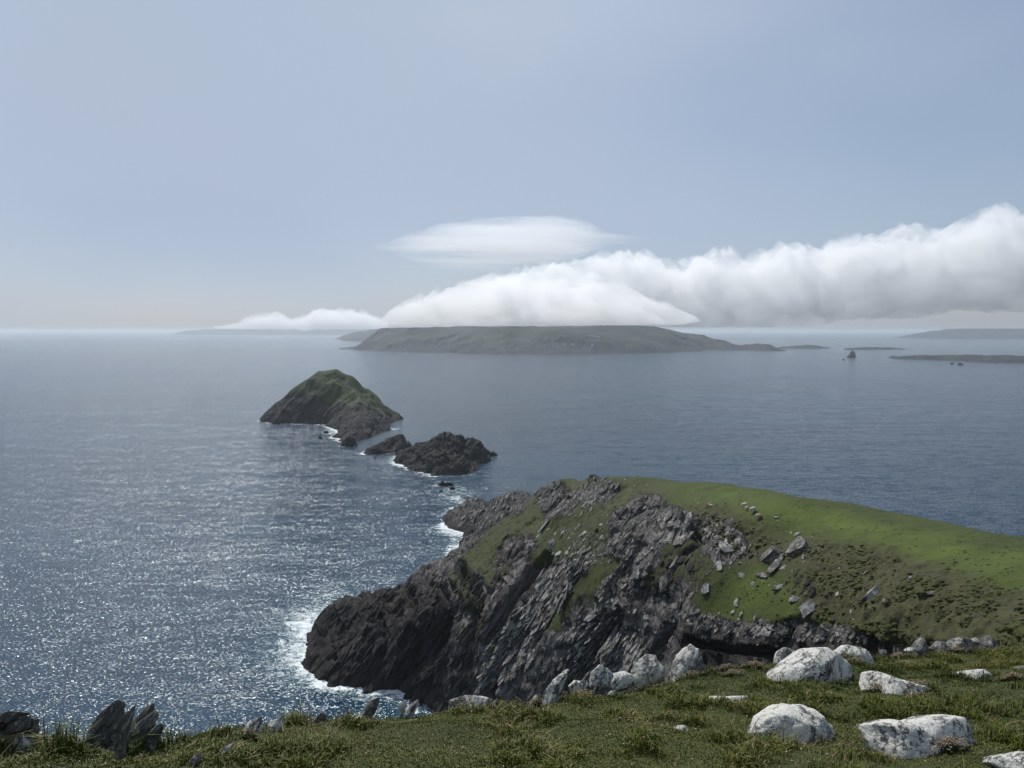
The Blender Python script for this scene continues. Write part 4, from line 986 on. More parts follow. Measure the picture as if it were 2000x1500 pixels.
CRAGS = [
 # label, polygon, count, piece length range (m), kind
 ('tall ribbed crag of leaning slate blades in the middle of the headland', [(1190,1010),(1240,975),(1290,965),(1350,1020),(1355,1050),(1290,1060),(1230,1090),(1180,1080)], 130, (1.2, 3.2)),
 ('long rib of broken slate running down left from the central crag', [(1235,1070),(1290,1060),(1260,1130),(1230,1180),(1180,1190),(1160,1160),(1210,1110)], 110, (0.8, 2.0)),
 ('ragged crag of thin blades on the upper slope left of the dome', [(1050,950),(1090,940),(1115,965),(1110,1000),(1070,1010),(1050,990)], 60, (1.2, 3.2)),
 ('row of grey blades just under the grassy summit', [(1120,960),(1160,935),(1200,940),(1215,955),(1180,985),(1140,990),(1120,980)], 70, (1.2, 3.0)),
 ('crag of big square slate blocks at the right of the central ribs', [(1290,1000),(1350,1010),(1352,1045),(1330,1060),(1285,1060)], 26, (1.8, 3.4)),
 ('broken rocks and heath below the grazing sheep', [(1380,1005),(1430,1010),(1440,1040),(1400,1060),(1370,1040)], 34, (0.7, 1.8)),
 ('dark toothed crag above the shadowed wall', [(1000,1060),(1035,1040),(1050,1070),(1000,1100),(960,1110)], 55, (1.0, 2.6)),
 ('streaked ribs of slate on the face above the cove', [(1060,1120),(1100,1090),(1130,1120),(1080,1180),(1030,1240),(1000,1240)], 90, (1.2, 3.4)),
 ('pale streaked slabs falling towards the brow', [(960,1230),(1010,1210),(1040,1290),(1000,1330),(930,1340)], 70, (1.5, 4.0)),
 ('black ribs on the back of the promontory', [(880,1120),(900,1110),(960,1200),(930,1260),(890,1200)], 50, (1.5, 3.6)),
 ('low jagged rocks of the far arm beside the surf', [(905,975),(960,960),(1010,955),(1000,1000),(940,1030),(890,1010)], 80, (2.0, 5.0)),
 ('crumbling ledges along the lip of the dark hollow', [(1350,1190),(1420,1210),(1560,1215),(1700,1235),(1690,1255),(1560,1250),(1400,1240),(1330,1215)], 110, (0.5, 1.5)),
 ('ribs of slate at the left of the big bedding face', [(1130,1190),(1190,1170),(1200,1215),(1140,1290),(1100,1290)], 55, (1.2, 3.0)),
 ('long slanting slate ribs down the face above the cove, ribbed and pale', [(1060,1110),(1110,1085),(1140,1115),(1000,1330),(930,1345),(985,1240)], 110, (3.0, 8.0)),
 ('slanting ribbed bedding face dropping to the brow', [(1150,1220),(1270,1240),(1240,1315),(1080,1345),(1110,1270)], 90, (3.0, 8.0)),
 ('black ribbed wall on the near side of the promontory', [(640,1195),(700,1172),(860,1110),(890,1200),(860,1330),(640,1310)], 130, (3.0, 8.5)),
 ('dark slanting ribs under the narrow grass strip', [(895,1120),(1000,1090),(980,1160),(930,1340),(880,1340)], 80, (2.5, 7.0)),
 ('tumbled broken blocks and black clefts above the rubble field', [(1285,1085),(1350,1070),(1365,1125),(1335,1180),(1285,1200),(1265,1150)], 42, (0.8, 2.4)),
 ('broken blocks round the big pale block below the sheep', [(1385,1045),(1455,1040),(1480,1085),(1440,1105),(1390,1095)], 18, (0.8, 2.2)),
 ('broken ribs round the great ribbed hump in the turf', [(1485,1075),(1590,1050),(1600,1075),(1545,1135),(1490,1145)], 22, (0.8, 2.4)),
 ('dark broken ledge below the overhanging slab', [(1525,1118),(1600,1128),(1585,1160),(1530,1162)], 12, (0.7, 1.8)),
 ('leaning ribs beside the small grass terrace', [(1130,1050),(1190,1030),(1200,1070),(1150,1120),(1120,1100)], 60, (0.9, 2.2)),
]
rng = random.Random(42)
def place_piece(me, loc, nrm, L, orient, parent, name, sink=0.1, sq=1.0):
    o = bpy.data.objects.new(name, me); COL.objects.link(o)
    jit = Euler((rng.gauss(0, .16), rng.gauss(0, .16), rng.gauss(0, .22))).to_matrix()
    if orient == 'bed': M = BED_M @ jit
    else:
        z = nrm.normalized(); x = Vector((1, 0, 0)); x = (x - x.dot(z) * z).normalized(); y = z.cross(x)
        M = Matrix([[x[0], y[0], z[0]], [x[1], y[1], z[1]], [x[2], y[2], z[2]]]) @ Euler((rng.gauss(0, .22), rng.gauss(0, .22), rng.uniform(-1.2, 1.2))).to_matrix()
    M4 = M.to_4x4() @ Matrix.Diagonal((L * 0.5, L * 0.5 * sq * rng.uniform(.8, 1.2), L * 0.5 * rng.uniform(.7, 1.25), 1))
    M4.translation = loc - nrm * sink * L
    if parent: o.parent = parent; M4.translation = M4.translation - parent.location
    o.matrix_local = M4
    return o
for ci, (lb, poly, cnt, (l0, l1)) in enumerate(CRAGS):
    cnt = min(290, int(cnt * 1.8))
    xs_ = [q[0] for q in poly]; ys_ = [q[1] for q in poly]
    e_ = None; made = 0; tries = 0
    while made < cnt and tries < cnt * 12:
        tries += 1
        px, py = rng.uniform(min(xs_), max(xs_)), rng.uniform(min(ys_), max(ys_))
        if not inpoly(np.array([px]), np.array([py]), poly)[0]: continue
        loc, nrm, d = hit3(px, py)
        if loc is None: continue
        if e_ is None:
            e_ = bpy.data.objects.new('rock_outcrop', None); COL.objects.link(e_); e_.location = loc
            tag(e_, lb, 'rock outcrop')
        L = l0 + (l1 - l0) * rng.random() ** 1.8
        ledge = 'ledges' in lb or 'broken' in lb
        kind = 'block' if ('square' in lb or (ledge and rng.random() < .6)) else 'blade'
        if 'ribbed' in lb or 'slanting ribs' in lb: kind = 'rib'
        me = slab_variant(kind, rng.randrange(7), M_RIBD if ('black' in lb or 'dark' in lb) and 'ledges' not in lb else M_MID)
        place_piece(me, loc, nrm, L, 'lie' if ledge and rng.random() < .5 else 'bed', e_, 'slab', sink=0.02)
        made += 1

# single stones one can tell apart on the slope
STONES = [
 ((1420,1074), 46, 22, 'block', M_MIDP, 'big pale block with a ridged back, lying under a pointed one near the crag edge'),
 ((1419,1058), 20, 22, 'blade', M_MIDP, 'pointed pale slab standing behind the big pale block'),
 ((1452,1078), 22, 24, 'blade', M_MID, 'grey slab leaning on the right end of the big pale block'),
 ((1505,1088), 46, 36, 'block', M_MID, 'great ribbed hump of slate in the turf right of centre'),
 ((1518,1104), 48, 28, 'blade', M_MID, 'long slate fin leaning up right beside the ribbed hump'),
 ((1490,1125), 32, 12, 'flat', M_MID, 'flat overhanging slab with a black shadow under the fin'),
 ((1560,1072), 54, 30, 'block', M_MID, 'upper rough outcrop block on the turf edge of the heath'),
 ((1522,1149), 24, 12, 'block', M_MID, 'stone perched on another below the overhanging slab'),
 ((1552,1172), 20, 13, 'block', M_MIDP, 'tilted grey stone up left of the rectangular slab'),
 ((1577,1188), 36, 26, 'flat', M_MIDP, 'clean rectangular pale slab lying alone on the turf'),
 ((1449,1125), 16, 12, 'flat', M_MIDP, 'pale diamond shaped stone in the middle of the turf hollow'),
 ((1470,1141), 10, 9, 'flat', M_MIDP, 'little pale shard below and right of the diamond shaped stone'),
 ((1379,1152), 20, 18, 'block', M_MIDP, 'double pale stone left of the turf hollow'),
 ((1407,1107), 26, 20, 'flat', M_MIDP, 'pair like pale plate leaning beside a dark hole'),
 ((1321,1102), 44, 26, 'block', M_MID, 'heavy grey block above the black cleft'),
 ((1300,1140), 34, 32, 'block', M_MID, 'hollowed grey block half in deep shadow'),
 ((1286,1172), 26, 12, 'flat', M_MIDP, 'pale flat stone below the hollowed block'),
 ((1318,1185), 26, 12, 'flat', M_MIDP, 'long pale stone lying near the top of the rubble'),
 ((1351,1163), 20, 9, 'flat', M_MID, 'dark rimmed flat stone between rubble and turf'),
 ((1439,1178), 20, 9, 'flat', M_MIDP, 'slim pale stone in the lower turf hollow'),
 ((1432,1196), 10, 6, 'block', M_MIDP, 'left one of two small stones near the lip of the hollow'),
 ((1449,1200), 14, 7, 'block', M_MIDP, 'right one of two small stones near the lip of the hollow'),
 ((1476,1210), 15, 8, 'block', M_MID, 'stone right on the lip of the dark hollow'),
 ((1263,1206), 16, 9, 'block', M_MIDP, 'round pale stone in the rubble above the bedding face'),
 ((1557,1045), 13, 12, 'block', M_MID, 'dark lump on the smooth turf above the heath'),
 ((1690,1120), 16, 11, 'flat', M_MID, 'grey slab sunk in the heath at right'),
 ((1775,1132), 14, 14, 'blade', M_MID, 'thin upright shard in the heath at right'),
 ((1702,1165), 40, 18, 'block', M_MID, 'gable shaped rock with a turf cap in the heath'),
 ((1816,1158), 30, 10, 'flat', M_DARK, 'dark low ledge on the green slope at far right'),
 ((1636,1160), 12, 12, 'blade', M_MIDP, 'small pale shard in the heath left of the gable shaped rock'),
 ((1663,1195), 8, 8, 'block', M_MIDP, 'tiny pale stone over a black hole below the gable shaped rock'),
 ((1260,993), 12, 9, 'block', M_MIDP, 'pale round stone perched on top of the central ribs'),
 ((1137,1004), 16, 7, 'flat', M_MIDP, 'bright slab on the upper terrace under the summit blades'),
 ((1040,1066), 14, 10, 'block', M_MIDP, 'brightest square stone at the head of the boulder chute'),
 ((1079,1063), 20, 16, 'block', M_MIDP, 'largest rounded stone in the boulder chute'),
 ((1092,1083), 18, 12, 'block', M_MIDP, 'pale stone lowest in the boulder chute'),
 ((1062,1030), 34, 8, 'blade', M_MIDP, 'long pale sliver pointing up right on the upper terrace'),
 ((1384,986), 12, 6, 'block', M_MIDP, 'pale stone beside the resting pink marked sheep'),
]
for i, ((px, py), w, h, kind, m, lb) in enumerate(STONES):
    loc, nrm, d = hit3(px, py)
    if loc is None: continue
    L = w / F * d
    me = slab_variant(kind, i % 7, m)
    sq = max(0.5, min(1.6, h / w * 1.5))
    o = place_piece(me, loc, nrm, L * 1.08, 'bed' if kind == 'blade' else 'lie', None, 'stone', sink=-0.05 if kind == 'block' else -0.06, sq=sq)
    tag(o, lb, 'stone')
# scattered stones nothing tells apart, by patch
SCAT = [
 ('grey stone in the rubble chute running down the headland', [(1040,1040),(1100,1040),(1150,1080),(1200,1100),(1130,1110),(1080,1090)], 45, (5, 15), 'stones of the rubble chute'),
 ('grey stone in the rubble field above the dark hollow', [(1180,1190),(1290,1130),(1350,1180),(1420,1195),(1500,1215),(1330,1225),(1220,1240)], 60, (4, 14), 'stones of the rubble field'),
 ('loose slab on the turf terraces left of the central crag', [(1060,1000),(1130,980),(1210,990),(1180,1040),(1100,1060),(1050,1040)], 46, (4, 15), 'slabs on the upper terraces'),
 ('small pale stone sprinkled on the turf and heath', [(1340,960),(1480,990),(1700,1080),(1760,1150),(1700,1220),(1560,1200),(1440,1160),(1380,1100),(1350,1010)], 45, (2.5, 7), 'small stones on the turf'),
 ('bit of slate on the dark earth wall of the hollow', [(1360,1215),(1500,1220),(1720,1240),(1760,1262),(1700,1275),(1500,1265),(1380,1260)], 34, (3, 10), 'slate bits on the earth wall'),
 ('small stone on the grassy summit', [(1110,930),(1230,930),(1300,950),(1240,960),(1150,945)], 26, (3, 7), 'stones on the summit'),
]
for lb, poly, cnt, (w0, w1), grp in SCAT:
    xs_ = [q[0] for q in poly]; ys_ = [q[1] for q in poly]; made = 0
    while made < cnt:
        px, py = rng.uniform(min(xs_), max(xs_)), rng.uniform(min(ys_), max(ys_))
        if not inpoly(np.array([px]), np.array([py]), poly)[0]: continue
        made += 1
        loc, nrm, d = hit3(px, py)
        if loc is None: continue
        w = w0 + (w1 - w0) * rng.random() ** 2
        me = slab_variant(rng.choice(['flat', 'block', 'flat']), rng.randrange(7), rng.choice([M_MID, M_MIDP]))
        o = place_piece(me, loc, nrm, w / F * d * 1.1, 'lie' if rng.random() < .7 else 'bed', None, 'stone', sink=-0.02)
        tag(o, lb, 'stone', grp)
# ------------------------------------------------------------------ grass
t = NT('grass_blades')
a = t.attr('tint'); h_ = t.attr('tip')
c0 = t.mix(t.rng(a, 0.0, 0.45), (0.036, 0.054, 0.006), (0.100, 0.115, 0.013))
c0 = t.mix(t.rng(a, 0.55, 0.80), c0, (0.155, 0.135, 0.040))
c0 = t.mix(t.rng(a, 0.86, 0.95), c0, (0.26, 0.19, 0.10))
MAT_BLADE = t.done(c0, 0.6)
t.b.inputs['Specular IOR Level'].default_value = 0.2
nrng = np.random.default_rng(5)
def add_blades(name, n, r0, r1, a0, a1, label=None, boost=1.0, shift=0.0):
    u = nrng.random(n * 2)
    R = np.sqrt(r0 ** 2 + (r1 ** 2 - r0 ** 2) * u ** 1.45)            # more of them near the eye
    A = nrng.uniform(a0, a1, n * 2)
    x = np.sin(A) * R; y = np.cos(A) * R
    s = y - np.interp(x, _ex, _ey)
    ok = s < 0.9
    for (cx, cy_, hw, D) in ROCKS_XY:
        if cy_ < 24 and hw > 0.05: ok &= ((x - cx) / (hw * 0.78)) ** 2 + ((y - cy_) / max(D * 0.78, 0.04)) ** 2 > 1
    wear = fbm(x / 1.4, y / 1.4, oct=3, seed=301)
    ok &= nrng.random(n * 2) < 0.25 + 0.75 * smooth(-0.5, -0.1, wear)
    x = x[ok][:n]; y = y[ok][:n]; n = len(x)
    z = near_z(x, y)
    clump = fbm(x / 0.42, y / 0.42, oct=2, seed=305); broad = fbm(x / 2.0, y / 2.0, oct=2, seed=307)
    L = (0.035 + 0.15 * smooth(0.05, 0.6, clump + 0.35 * broad)) * nrng.uniform(0.5, 1.25, n) * boost
    lush = smooth(-2.2, -4.0, x) * smooth(9, 6, y)
    L *= 1 + 1.1 * lush
    th = nrng.uniform(0, 2 * np.pi, n); ln = nrng.uniform(0.15, 0.95, n)
    wd = nrng.uniform(0.0022, 0.0042, n) * (1 + 0.05 * np.hypot(x, y))
    dx, dy = np.cos(th), np.sin(th); px_, py_ = -dy, dx
    B = np.stack([x, y, z - 0.01], 1)
    side = np.stack([px_, py_, 0 * x], 1) * wd[:, None]
    fw = np.stack([dx, dy, 0 * x], 1)
    up = np.array([0, 0, 1.0])
    m = B + up * (L * 0.62)[:, None] + fw * (L * ln * 0.30)[:, None]
    tp = B + up * (L * (1 - 0.35 * ln))[:, None] + fw * (L * ln * 0.9)[:, None]
    V = np.stack([B - side, B + side, m - side * 0.75, m + side * 0.75, tp], 1).reshape(-1, 3)
    k = (np.arange(n) * 5)[:, None]
    T = np.concatenate([k + [0, 1, 3], k + [0, 3, 2], k + [2, 3, 4]], 1).reshape(-1, 3)
    tint = np.clip(0.38 + 0.42 * fbm(x / 0.7, y / 0.7, oct=3, seed=309) + 0.35 * fbm(x / 3.2, y / 3.2, oct=2, seed=311) + nrng.normal(0, 0.16, n) - 0.25 * lush + shift, 0, 1)
    o = mesh_np(name, V, T, MAT_BLADE, smooth_=False, attrs={'tint': np.repeat(tint, 5), 'tip': np.tile([0, 0, .6, .6, 1.], n)})
    return tag(o, kind='stuff')
add_blades('grass', 275000, 4.6, 22, rad(-42), rad(42))
add_blades('grass', 45000, 3.0, 18, rad(42), rad(66))
add_blades('grass', 16000, 3.0, 12, rad(-60), rad(-42))
add_blades('dead_grass', 12000, 4.6, 20, rad(-42), rad(42), boost=1.7, shift=0.5)

# ------------------------------------------------------------------ sea pinks: cushions with dry and fresh heads
t = NT('flower_heads'); a = t.attr('tint')
MAT_HEADS = t.done(t.mix(t.rng(a, 0.1, 0.9), (0.17, 0.12, 0.065), (0.50, 0.40, 0.27)), 0.8)
MAT_CUSH = NT('cushion_leaf').done((0.028, 0.040, 0.012), 0.8)
OCTA_V = np.array([(1, 0, 0), (0, 1, 0), (-1, 0, 0), (0, -1, 0), (0, 0, .8), (0, 0, -.8)], float)
OCTA_F = np.array([(0, 1, 4), (1, 2, 4), (2, 3, 4), (3, 0, 4), (1, 0, 5), (2, 1, 5), (3, 2, 5), (0, 3, 5)])
def thrift(px, py, wpx, dpx, n, label, seed):
    g = near_hit(px, py); d = g[1]; rx = wpx / F * d / 2; ry = max(dpx / F * d * 1.3, rx * 0.5)
    q = np.random.default_rng(seed)
    e_ = bpy.data.objects.new('thrift_clump', None); COL.objects.link(e_); e_.location = (g[0], g[1], float(near_z(g[0], g[1])))
    tag(e_, label, 'flowering plant', 'clumps of sea pink in the near turf')
    a = q.uniform(0, 2 * np.pi, n); r = q.random(n) ** 0.6
    x = g[0] + np.cos(a) * r * rx; y = g[1] + np.sin(a) * r * ry
    r = np.abs(q.normal(0, 0.5, n)); x = g[0] + np.cos(a) * r * rx; y = g[1] + np.sin(a) * r * ry
    dome = 0.05 * np.exp(-2 * r ** 2)
    z = near_z(x, y) + dome + q.uniform(0.02, 0.085, n)
    s = q.uniform(0.004, 0.010, n) * (1 + 0.02 * d)
    V = (OCTA_V[None] * s[:, None, None] + np.stack([x, y, z], 1)[:, None]).reshape(-1, 3)
    T = (OCTA_F[None] + (np.arange(n) * 6)[:, None, None]).reshape(-1, 3)
    org = np.array(e_.location)
    h = mesh_np('flower_heads', V - org, T, MAT_HEADS, attrs={'tint': np.repeat(np.clip(q.normal(.45, .3, n), 0, 1), 6)}, parent=e_)
    h['kind'] = 'stuff'
    # stems and cushion leaves
    m = n * 3
    a = q.uniform(0, 2 * np.pi, m); r = q.random(m) ** 0.6; X = g[0] + np.cos(a) * r * rx; Y = g[1] + np.sin(a) * r * ry
    Z = near_z(X, Y) - 0.01; Hh = 0.05 * np.exp(-2 * r ** 2) + q.uniform(0.01, 0.06, m)
    b = q.uniform(0, 2 * np.pi, m); w = 0.003; ox_, oy_ = np.cos(b) * w, np.sin(b) * w
    V = np.stack([np.stack([X - ox_, Y - oy_, Z], 1), np.stack([X + ox_, Y + oy_, Z], 1), np.stack([X + q.normal(0, .012, m), Y + q.normal(0, .012, m), Z + Hh], 1)], 1).reshape(-1, 3)
    T = np.arange(m * 3).reshape(-1, 3)
    c_ = mesh_np('leaf_cushion', V - org, T, MAT_CUSH, smooth_=False, parent=e_)
    c_['kind'] = 'stuff'
for i, (px, py, w, dp, n, lb) in enumerate([
    (1475, 1306, 60, 16, 420, 'sea pinks along the left flank of the largest white boulder'),
    (1525, 1316, 70, 8, 300, 'sea pinks at the foot of the largest white boulder'),
    (1670, 1298, 50, 14, 320, 'sea pinks right of the largest white boulder'),
    (1755, 1272, 60, 12, 420, 'brownish sea pinks on the brow before the lichened grey row'),
    (1765, 1303, 56, 16, 520, 'dense brown mound of sea pinks above the wedge shaped boulder'),
    (1708, 1352, 60, 6, 200, 'sea pinks under the wedge shaped boulder'),
    (1790, 1344, 90, 10, 200, 'sparse sea pinks on the tail of the wedge shaped boulder'),
    (1868, 1262, 90, 8, 300, 'sea pinks along the foot of the lichened grey row'),
    (1800, 1440, 84, 16, 520, 'tall straw coloured sea pinks before the wide flat boulder'),
    (1975, 1330, 60, 10, 300, 'tawny tuft right of the low white and grey boulder'),
    (1430, 1322, 50, 14, 240, 'sea pinks at the lower left tip of the largest boulder'),
    (1415, 1290, 60, 12, 260, 'sea pinks on the mound right of the tall pointed boulder'),
    (1258, 1340, 50, 8, 120, 'sea pinks in the turf below the white row on the brow'),
    (1048, 1352, 36, 8, 170, 'sea pinks behind the foot of the leaning blade'),
    (1140, 1362, 60, 8, 170, 'sea pinks on the turf right of the leaning blade'),
    (84, 1440, 30, 14, 160, 'brown flower heads between the left rock piles'),
    (492, 1448, 50, 5, 90, 'sea pinks on the grass under the broad pale slab'),
    (1850, 1470, 90, 14, 260, 'dull brown clump at the lower right foot of the wide boulder'),
    (1350, 1325, 60, 6, 120, 'sea pinks right of the foot of the tall pointed boulder'),
    (1790, 1372, 90, 12, 110, 'few pale blossoms in the dark grass above the small grey stone')]):
    thrift(px, py, w, dp, n, lb, 400 + i)
# daisies and yellow specks too many to count
def specks(name, n, col, s0, label_seed):
    q = np.random.default_rng(label_seed)
    R = q.uniform(5.2, 17, n); A = q.uniform(rad(-36), rad(38), n)
    x, y = np.sin(A) * R, np.cos(A) * R; ok = (y - np.interp(x, _ex, _ey)) < -0.1; x, y = x[ok], y[ok]; n = len(x)
    s = q.uniform(0.7, 1.2, n) * s0
    V = (OCTA_V[None] * np.array([1, 1, .4]) * s[:, None, None] + np.stack([x, y, near_z(x, y) + 0.075], 1)[:, None]).reshape(-1, 3)
    T = (OCTA_F[None] + (np.arange(n) * 6)[:, None, None]).reshape(-1, 3)
    tag(mesh_np(name, V, T, NT(name + '_petals').done(col, 0.7)), kind='stuff')
specks('daisies', 330, (0.62, 0.62, 0.58), 0.0075, 61)
specks('buttercups', 70, (0.65, 0.50, 0.05), 0.0075, 63)

# ------------------------------------------------------------------ heath cushions on the headland slope (uncountable)
def _dome():
    v = [(0, 0, 1.0)]; f = []; n = 9
    for k, (rr_k, zz) in enumerate(((0.5, 0.85), (0.88, 0.48), (1.0, 0.0), (0.92, -0.4))):
        for i in range(n): a_ = 2 * math.pi * (i + 0.5 * (k % 2)) / n; v.append((math.cos(a_) * rr_k, math.sin(a_) * rr_k, zz))
    for i in range(n): f.append((0, 1 + i, 1 + (i + 1) % n))
    for k in range(3):
        for i in range(n):
            a0 = 1 + k * n + i; a1 = 1 + k * n + (i + 1) % n; f += [(a0, a0 + n, a1), (a1, a0 + n, a1 + n)]
    return np.array(v), np.array(f)
DOME, DOMEF = _dome()
q = np.random.default_rng(8); hv = []; ht = []; hn = 0; tint = []
poly = [(1330, 985), (1400, 990), (1480, 1045), (1560, 1062), (1700, 1065), (1900, 1125), (2060, 1190), (2060, 1290), (1750, 1255), (1560, 1195), (1560, 1120), (1450, 1085), (1370, 1060), (1310, 1010)]
pool = 0
while pool < 3200:
    px, py = q.uniform(1300, 2060), q.uniform(980, 1290)
    dens = fbm(np.array([px / 60]), np.array([py / 30]), oct=2, seed=71)[0]
    if q.random() > 0.35 + 0.9 * dens or not inpoly(np.array([px]), np.array([py]), poly)[0]: pool += 0.1; continue
    pool += 1
    loc, nrm, d = hit3(px, py)
    if loc is None: continue
    r = q.uniform(0.08, 0.27) * (1.2 if dens > 0.1 else 0.9)
    jit = q.uniform(0.75, 1.2, len(DOME)); rz = q.uniform(0.5, 0.85)
    hv.append(DOME * (jit * r)[:, None] * np.array([q.uniform(.8, 1.5), q.uniform(.8, 1.2), rz]) + np.array(loc) - np.array([0, 0, 0.05]))
    ht.append(np.full(len(DOME), q.random()) * 0.7 + 0.3 * (DOME[:, 2] > 0.5))
# low tufts thinly over the rest of the turf
for _ in range(2000):
    px, py = q.uniform(1230, 2040), q.uniform(935, 1240)
    if look(ROCKM, np.array([px]), np.array([py]))[0] > 0.2: continue
    if fbm(np.array([px / 50]), np.array([py / 22]), oct=2, seed=73)[0] < q.uniform(-0.35, 0.35): continue
    loc, nrm, d = hit3(px, py)
    if loc is None: continue
    r = q.uniform(0.07, 0.17); jit = q.uniform(0.75, 1.2, len(DOME))
    hv.append(DOME * (jit * r)[:, None] * np.array([q.uniform(.8, 1.8), 1, 0.6]) + np.array(loc) - np.array([0, 0, 0.02]))
    ht.append(np.full(len(DOME), q.random()) * 0.5)
HV_ = np.concatenate(hv); HT_ = (DOMEF[None] + (np.arange(len(hv)) * len(DOME))[:, None, None]).reshape(-1, 3)
t = NT('heath_leaves'); a = t.attr('tint')
hp_ = t.pos(); hn_ = t.noise(hp_, 14, 4, 0.7)
MAT_HEATH = t.done(t.mix(t.rng(hn_, 0.28, 0.52), (0.034, 0.040, 0.012), t.mix(a, (0.048, 0.062, 0.014), (0.092, 0.092, 0.032))), 0.9, t.bump(hn_, 0.12, 1.0))
tag(mesh_np('heath', HV_, HT_, MAT_HEATH, smooth_=True, attrs={'tint': np.concatenate(ht)}), kind='stuff')

# ------------------------------------------------------------------ sheep
M_WOOL = None
t = NT('wool'); p = t.obj(); n1 = t.noise(p, 9, 4, 0.6)
M_WOOL = t.done(t.mix(t.rng(n1, 0.3, 0.7), (0.38, 0.33, 0.27), (0.62, 0.57, 0.49)), 0.95, t.bump(n1, 0.05, 1.0))
t = NT('marked_wool'); p = t.obj(); n1 = t.noise(p, 9, 4, 0.6)
sx_ = t.node('ShaderNodeSeparateXYZ'); t.l.new(p, sx_.inputs[0])
M_WOOLM = t.done(t.mix(t.rng(sx_.outputs[0], 0.05, 0.30), t.mix(t.rng(n1, 0.3, 0.7), (0.38, 0.33, 0.27), (0.60, 0.54, 0.46)), (0.55, 0.22, 0.17)), 0.95, t.bump(n1, 0.05, 1.0))
M_FACE = NT('sheep_face').done((0.10, 0.085, 0.075), 0.8)
def skin(name, pts, edges, radii, mat, parent, sub=2):
    me = bpy.data.meshes.new(name); me.from_pydata(pts, edges, []); me.update()
    o = bpy.data.objects.new(name, me); COL.objects.link(o)
    sk = o.modifiers.new('skin', 'SKIN'); ss = o.modifiers.new('sub', 'SUBSURF'); ss.levels = sub; ss.render_levels = sub
    for i, r in enumerate(radii): me.skin_vertices[0].data[i].radius = r if isinstance(r, tuple) else (r, r)
    me.skin_vertices[0].data[0].use_root = True
    dg = bpy.context.evaluated_depsgraph_get(); m2 = bpy.data.meshes.new_from_object(o.evaluated_get(dg))
    o.modifiers.clear(); o.data = m2; m2.materials.clear(); m2.materials.append(mat)
    for pl in m2.polygons: pl.use_smooth = True
    o.parent = parent
    return o
def sheep(px, py, face, pose, mat, label, size=1.0):
    loc, nrm, d = hit3(px, py)
    e_ = bpy.data.objects.new('sheep', None); COL.objects.link(e_)
    e_.location = loc - Vector((0, 0, 0.03)); e_.rotation_euler = (0, 0, face)
    e_.scale = (size,) * 3
    tag(e_, label, 'sheep')
    lie = pose == 'lie'
    b = 0.30 if lie else 0.62
    # one continuous body: rump, belly, chest, neck, head, legs
    pts = [(-0.30, 0, b), (0.0, 0, b - 0.01), (0.32, 0, b), (0.48, 0, b + 0.06 if pose != 'graze' else b - 0.08)]
    hx_, hz_ = (0.66, b + 0.24) if pose != 'graze' else (0.66, b - 0.36)
    pts += [(0.58, 0, (pts[3][2] + hz_) / 2), (hx_, 0, hz_), (hx_ + 0.14, 0, hz_ - 0.07 if pose != 'graze' else hz_ - 0.12), (-0.46, 0, b + 0.02)]
    ed = [(0, 1), (1, 2), (2, 3), (3, 4), (4, 5), (5, 6), (0, 7)]
    rd = [(0.25, 0.24), (0.29, 0.27), (0.25, 0.25), (0.17, 0.17), (0.10, 0.11), (0.085, 0.085), (0.05, 0.05), (0.16, 0.16)]
    for s in (-1, 1):
        for fx in (-0.32, 0.34):
            i = len(pts); base = 0 if fx < 0 else 2
            if lie: pts += [(fx, s * 0.2, 0.14), (fx + 0.18, s * 0.24, 0.06)]; rd += [0.06, 0.04]
            else: pts += [(fx, s * 0.13, 0.36), (fx + (-.05 if fx < 0 else 0.01), s * 0.13, 0.19), (fx, s * 0.13, 0.02)]; rd += [0.07, 0.038, 0.032]
            ed.append((base, i)); ed += [(i + k, i + k + 1) for k in range(1 if lie else 2)]
    skin('fleece', pts, ed, rd, mat, e_)
    me = bpy.data.meshes.new('face')
    hp = Vector((hx_ + 0.05, 0, hz_ - 0.02)); tipv = Vector((hx_ + 0.19, 0, hz_ - 0.09 if pose != 'graze' else hz_ - 0.16))
    skin('face', [tuple(hp), tuple((hp + tipv) / 2), tuple(tipv)], [(0, 1), (1, 2)], [0.094, 0.078, 0.052], M_FACE, e_)
    for s in (-1, 1):
        skin('ear', [(hx_ - 0.01, s * 0.07, hz_ + 0.04), (hx_ - 0.03, s * 0.14, hz_ + 0.05), (hx_ - 0.03, s * 0.19, hz_ + 0.03)], [(0, 1), (1, 2)], [0.02, 0.028, 0.012], M_FACE, e_, 1)
sheep(1455, 991, rad(185), 'graze', M_WOOL, 'cream sheep furthest up the turf, overlapped by its lamb', 1.0)
sheep(1459, 995, rad(200), 'graze', M_WOOL, 'lamb standing against the furthest cream sheep', 0.68)
sheep(1471, 1000, rad(195), 'graze', M_WOOL, 'cream sheep grazing between two others, head down to the left', 1.05)
sheep(1481, 1013, rad(10), 'graze', M_WOOLM, 'nearest standing sheep with a pink mark on its fleece', 1.0)
sheep(1516, 1012, rad(160), 'lie', M_WOOL, 'small white lamb lying alone on the bright turf', 0.62)
sheep(1388, 990, rad(175), 'lie', M_WOOLM, 'pink marked sheep resting among stones left of the flock', 0.95)

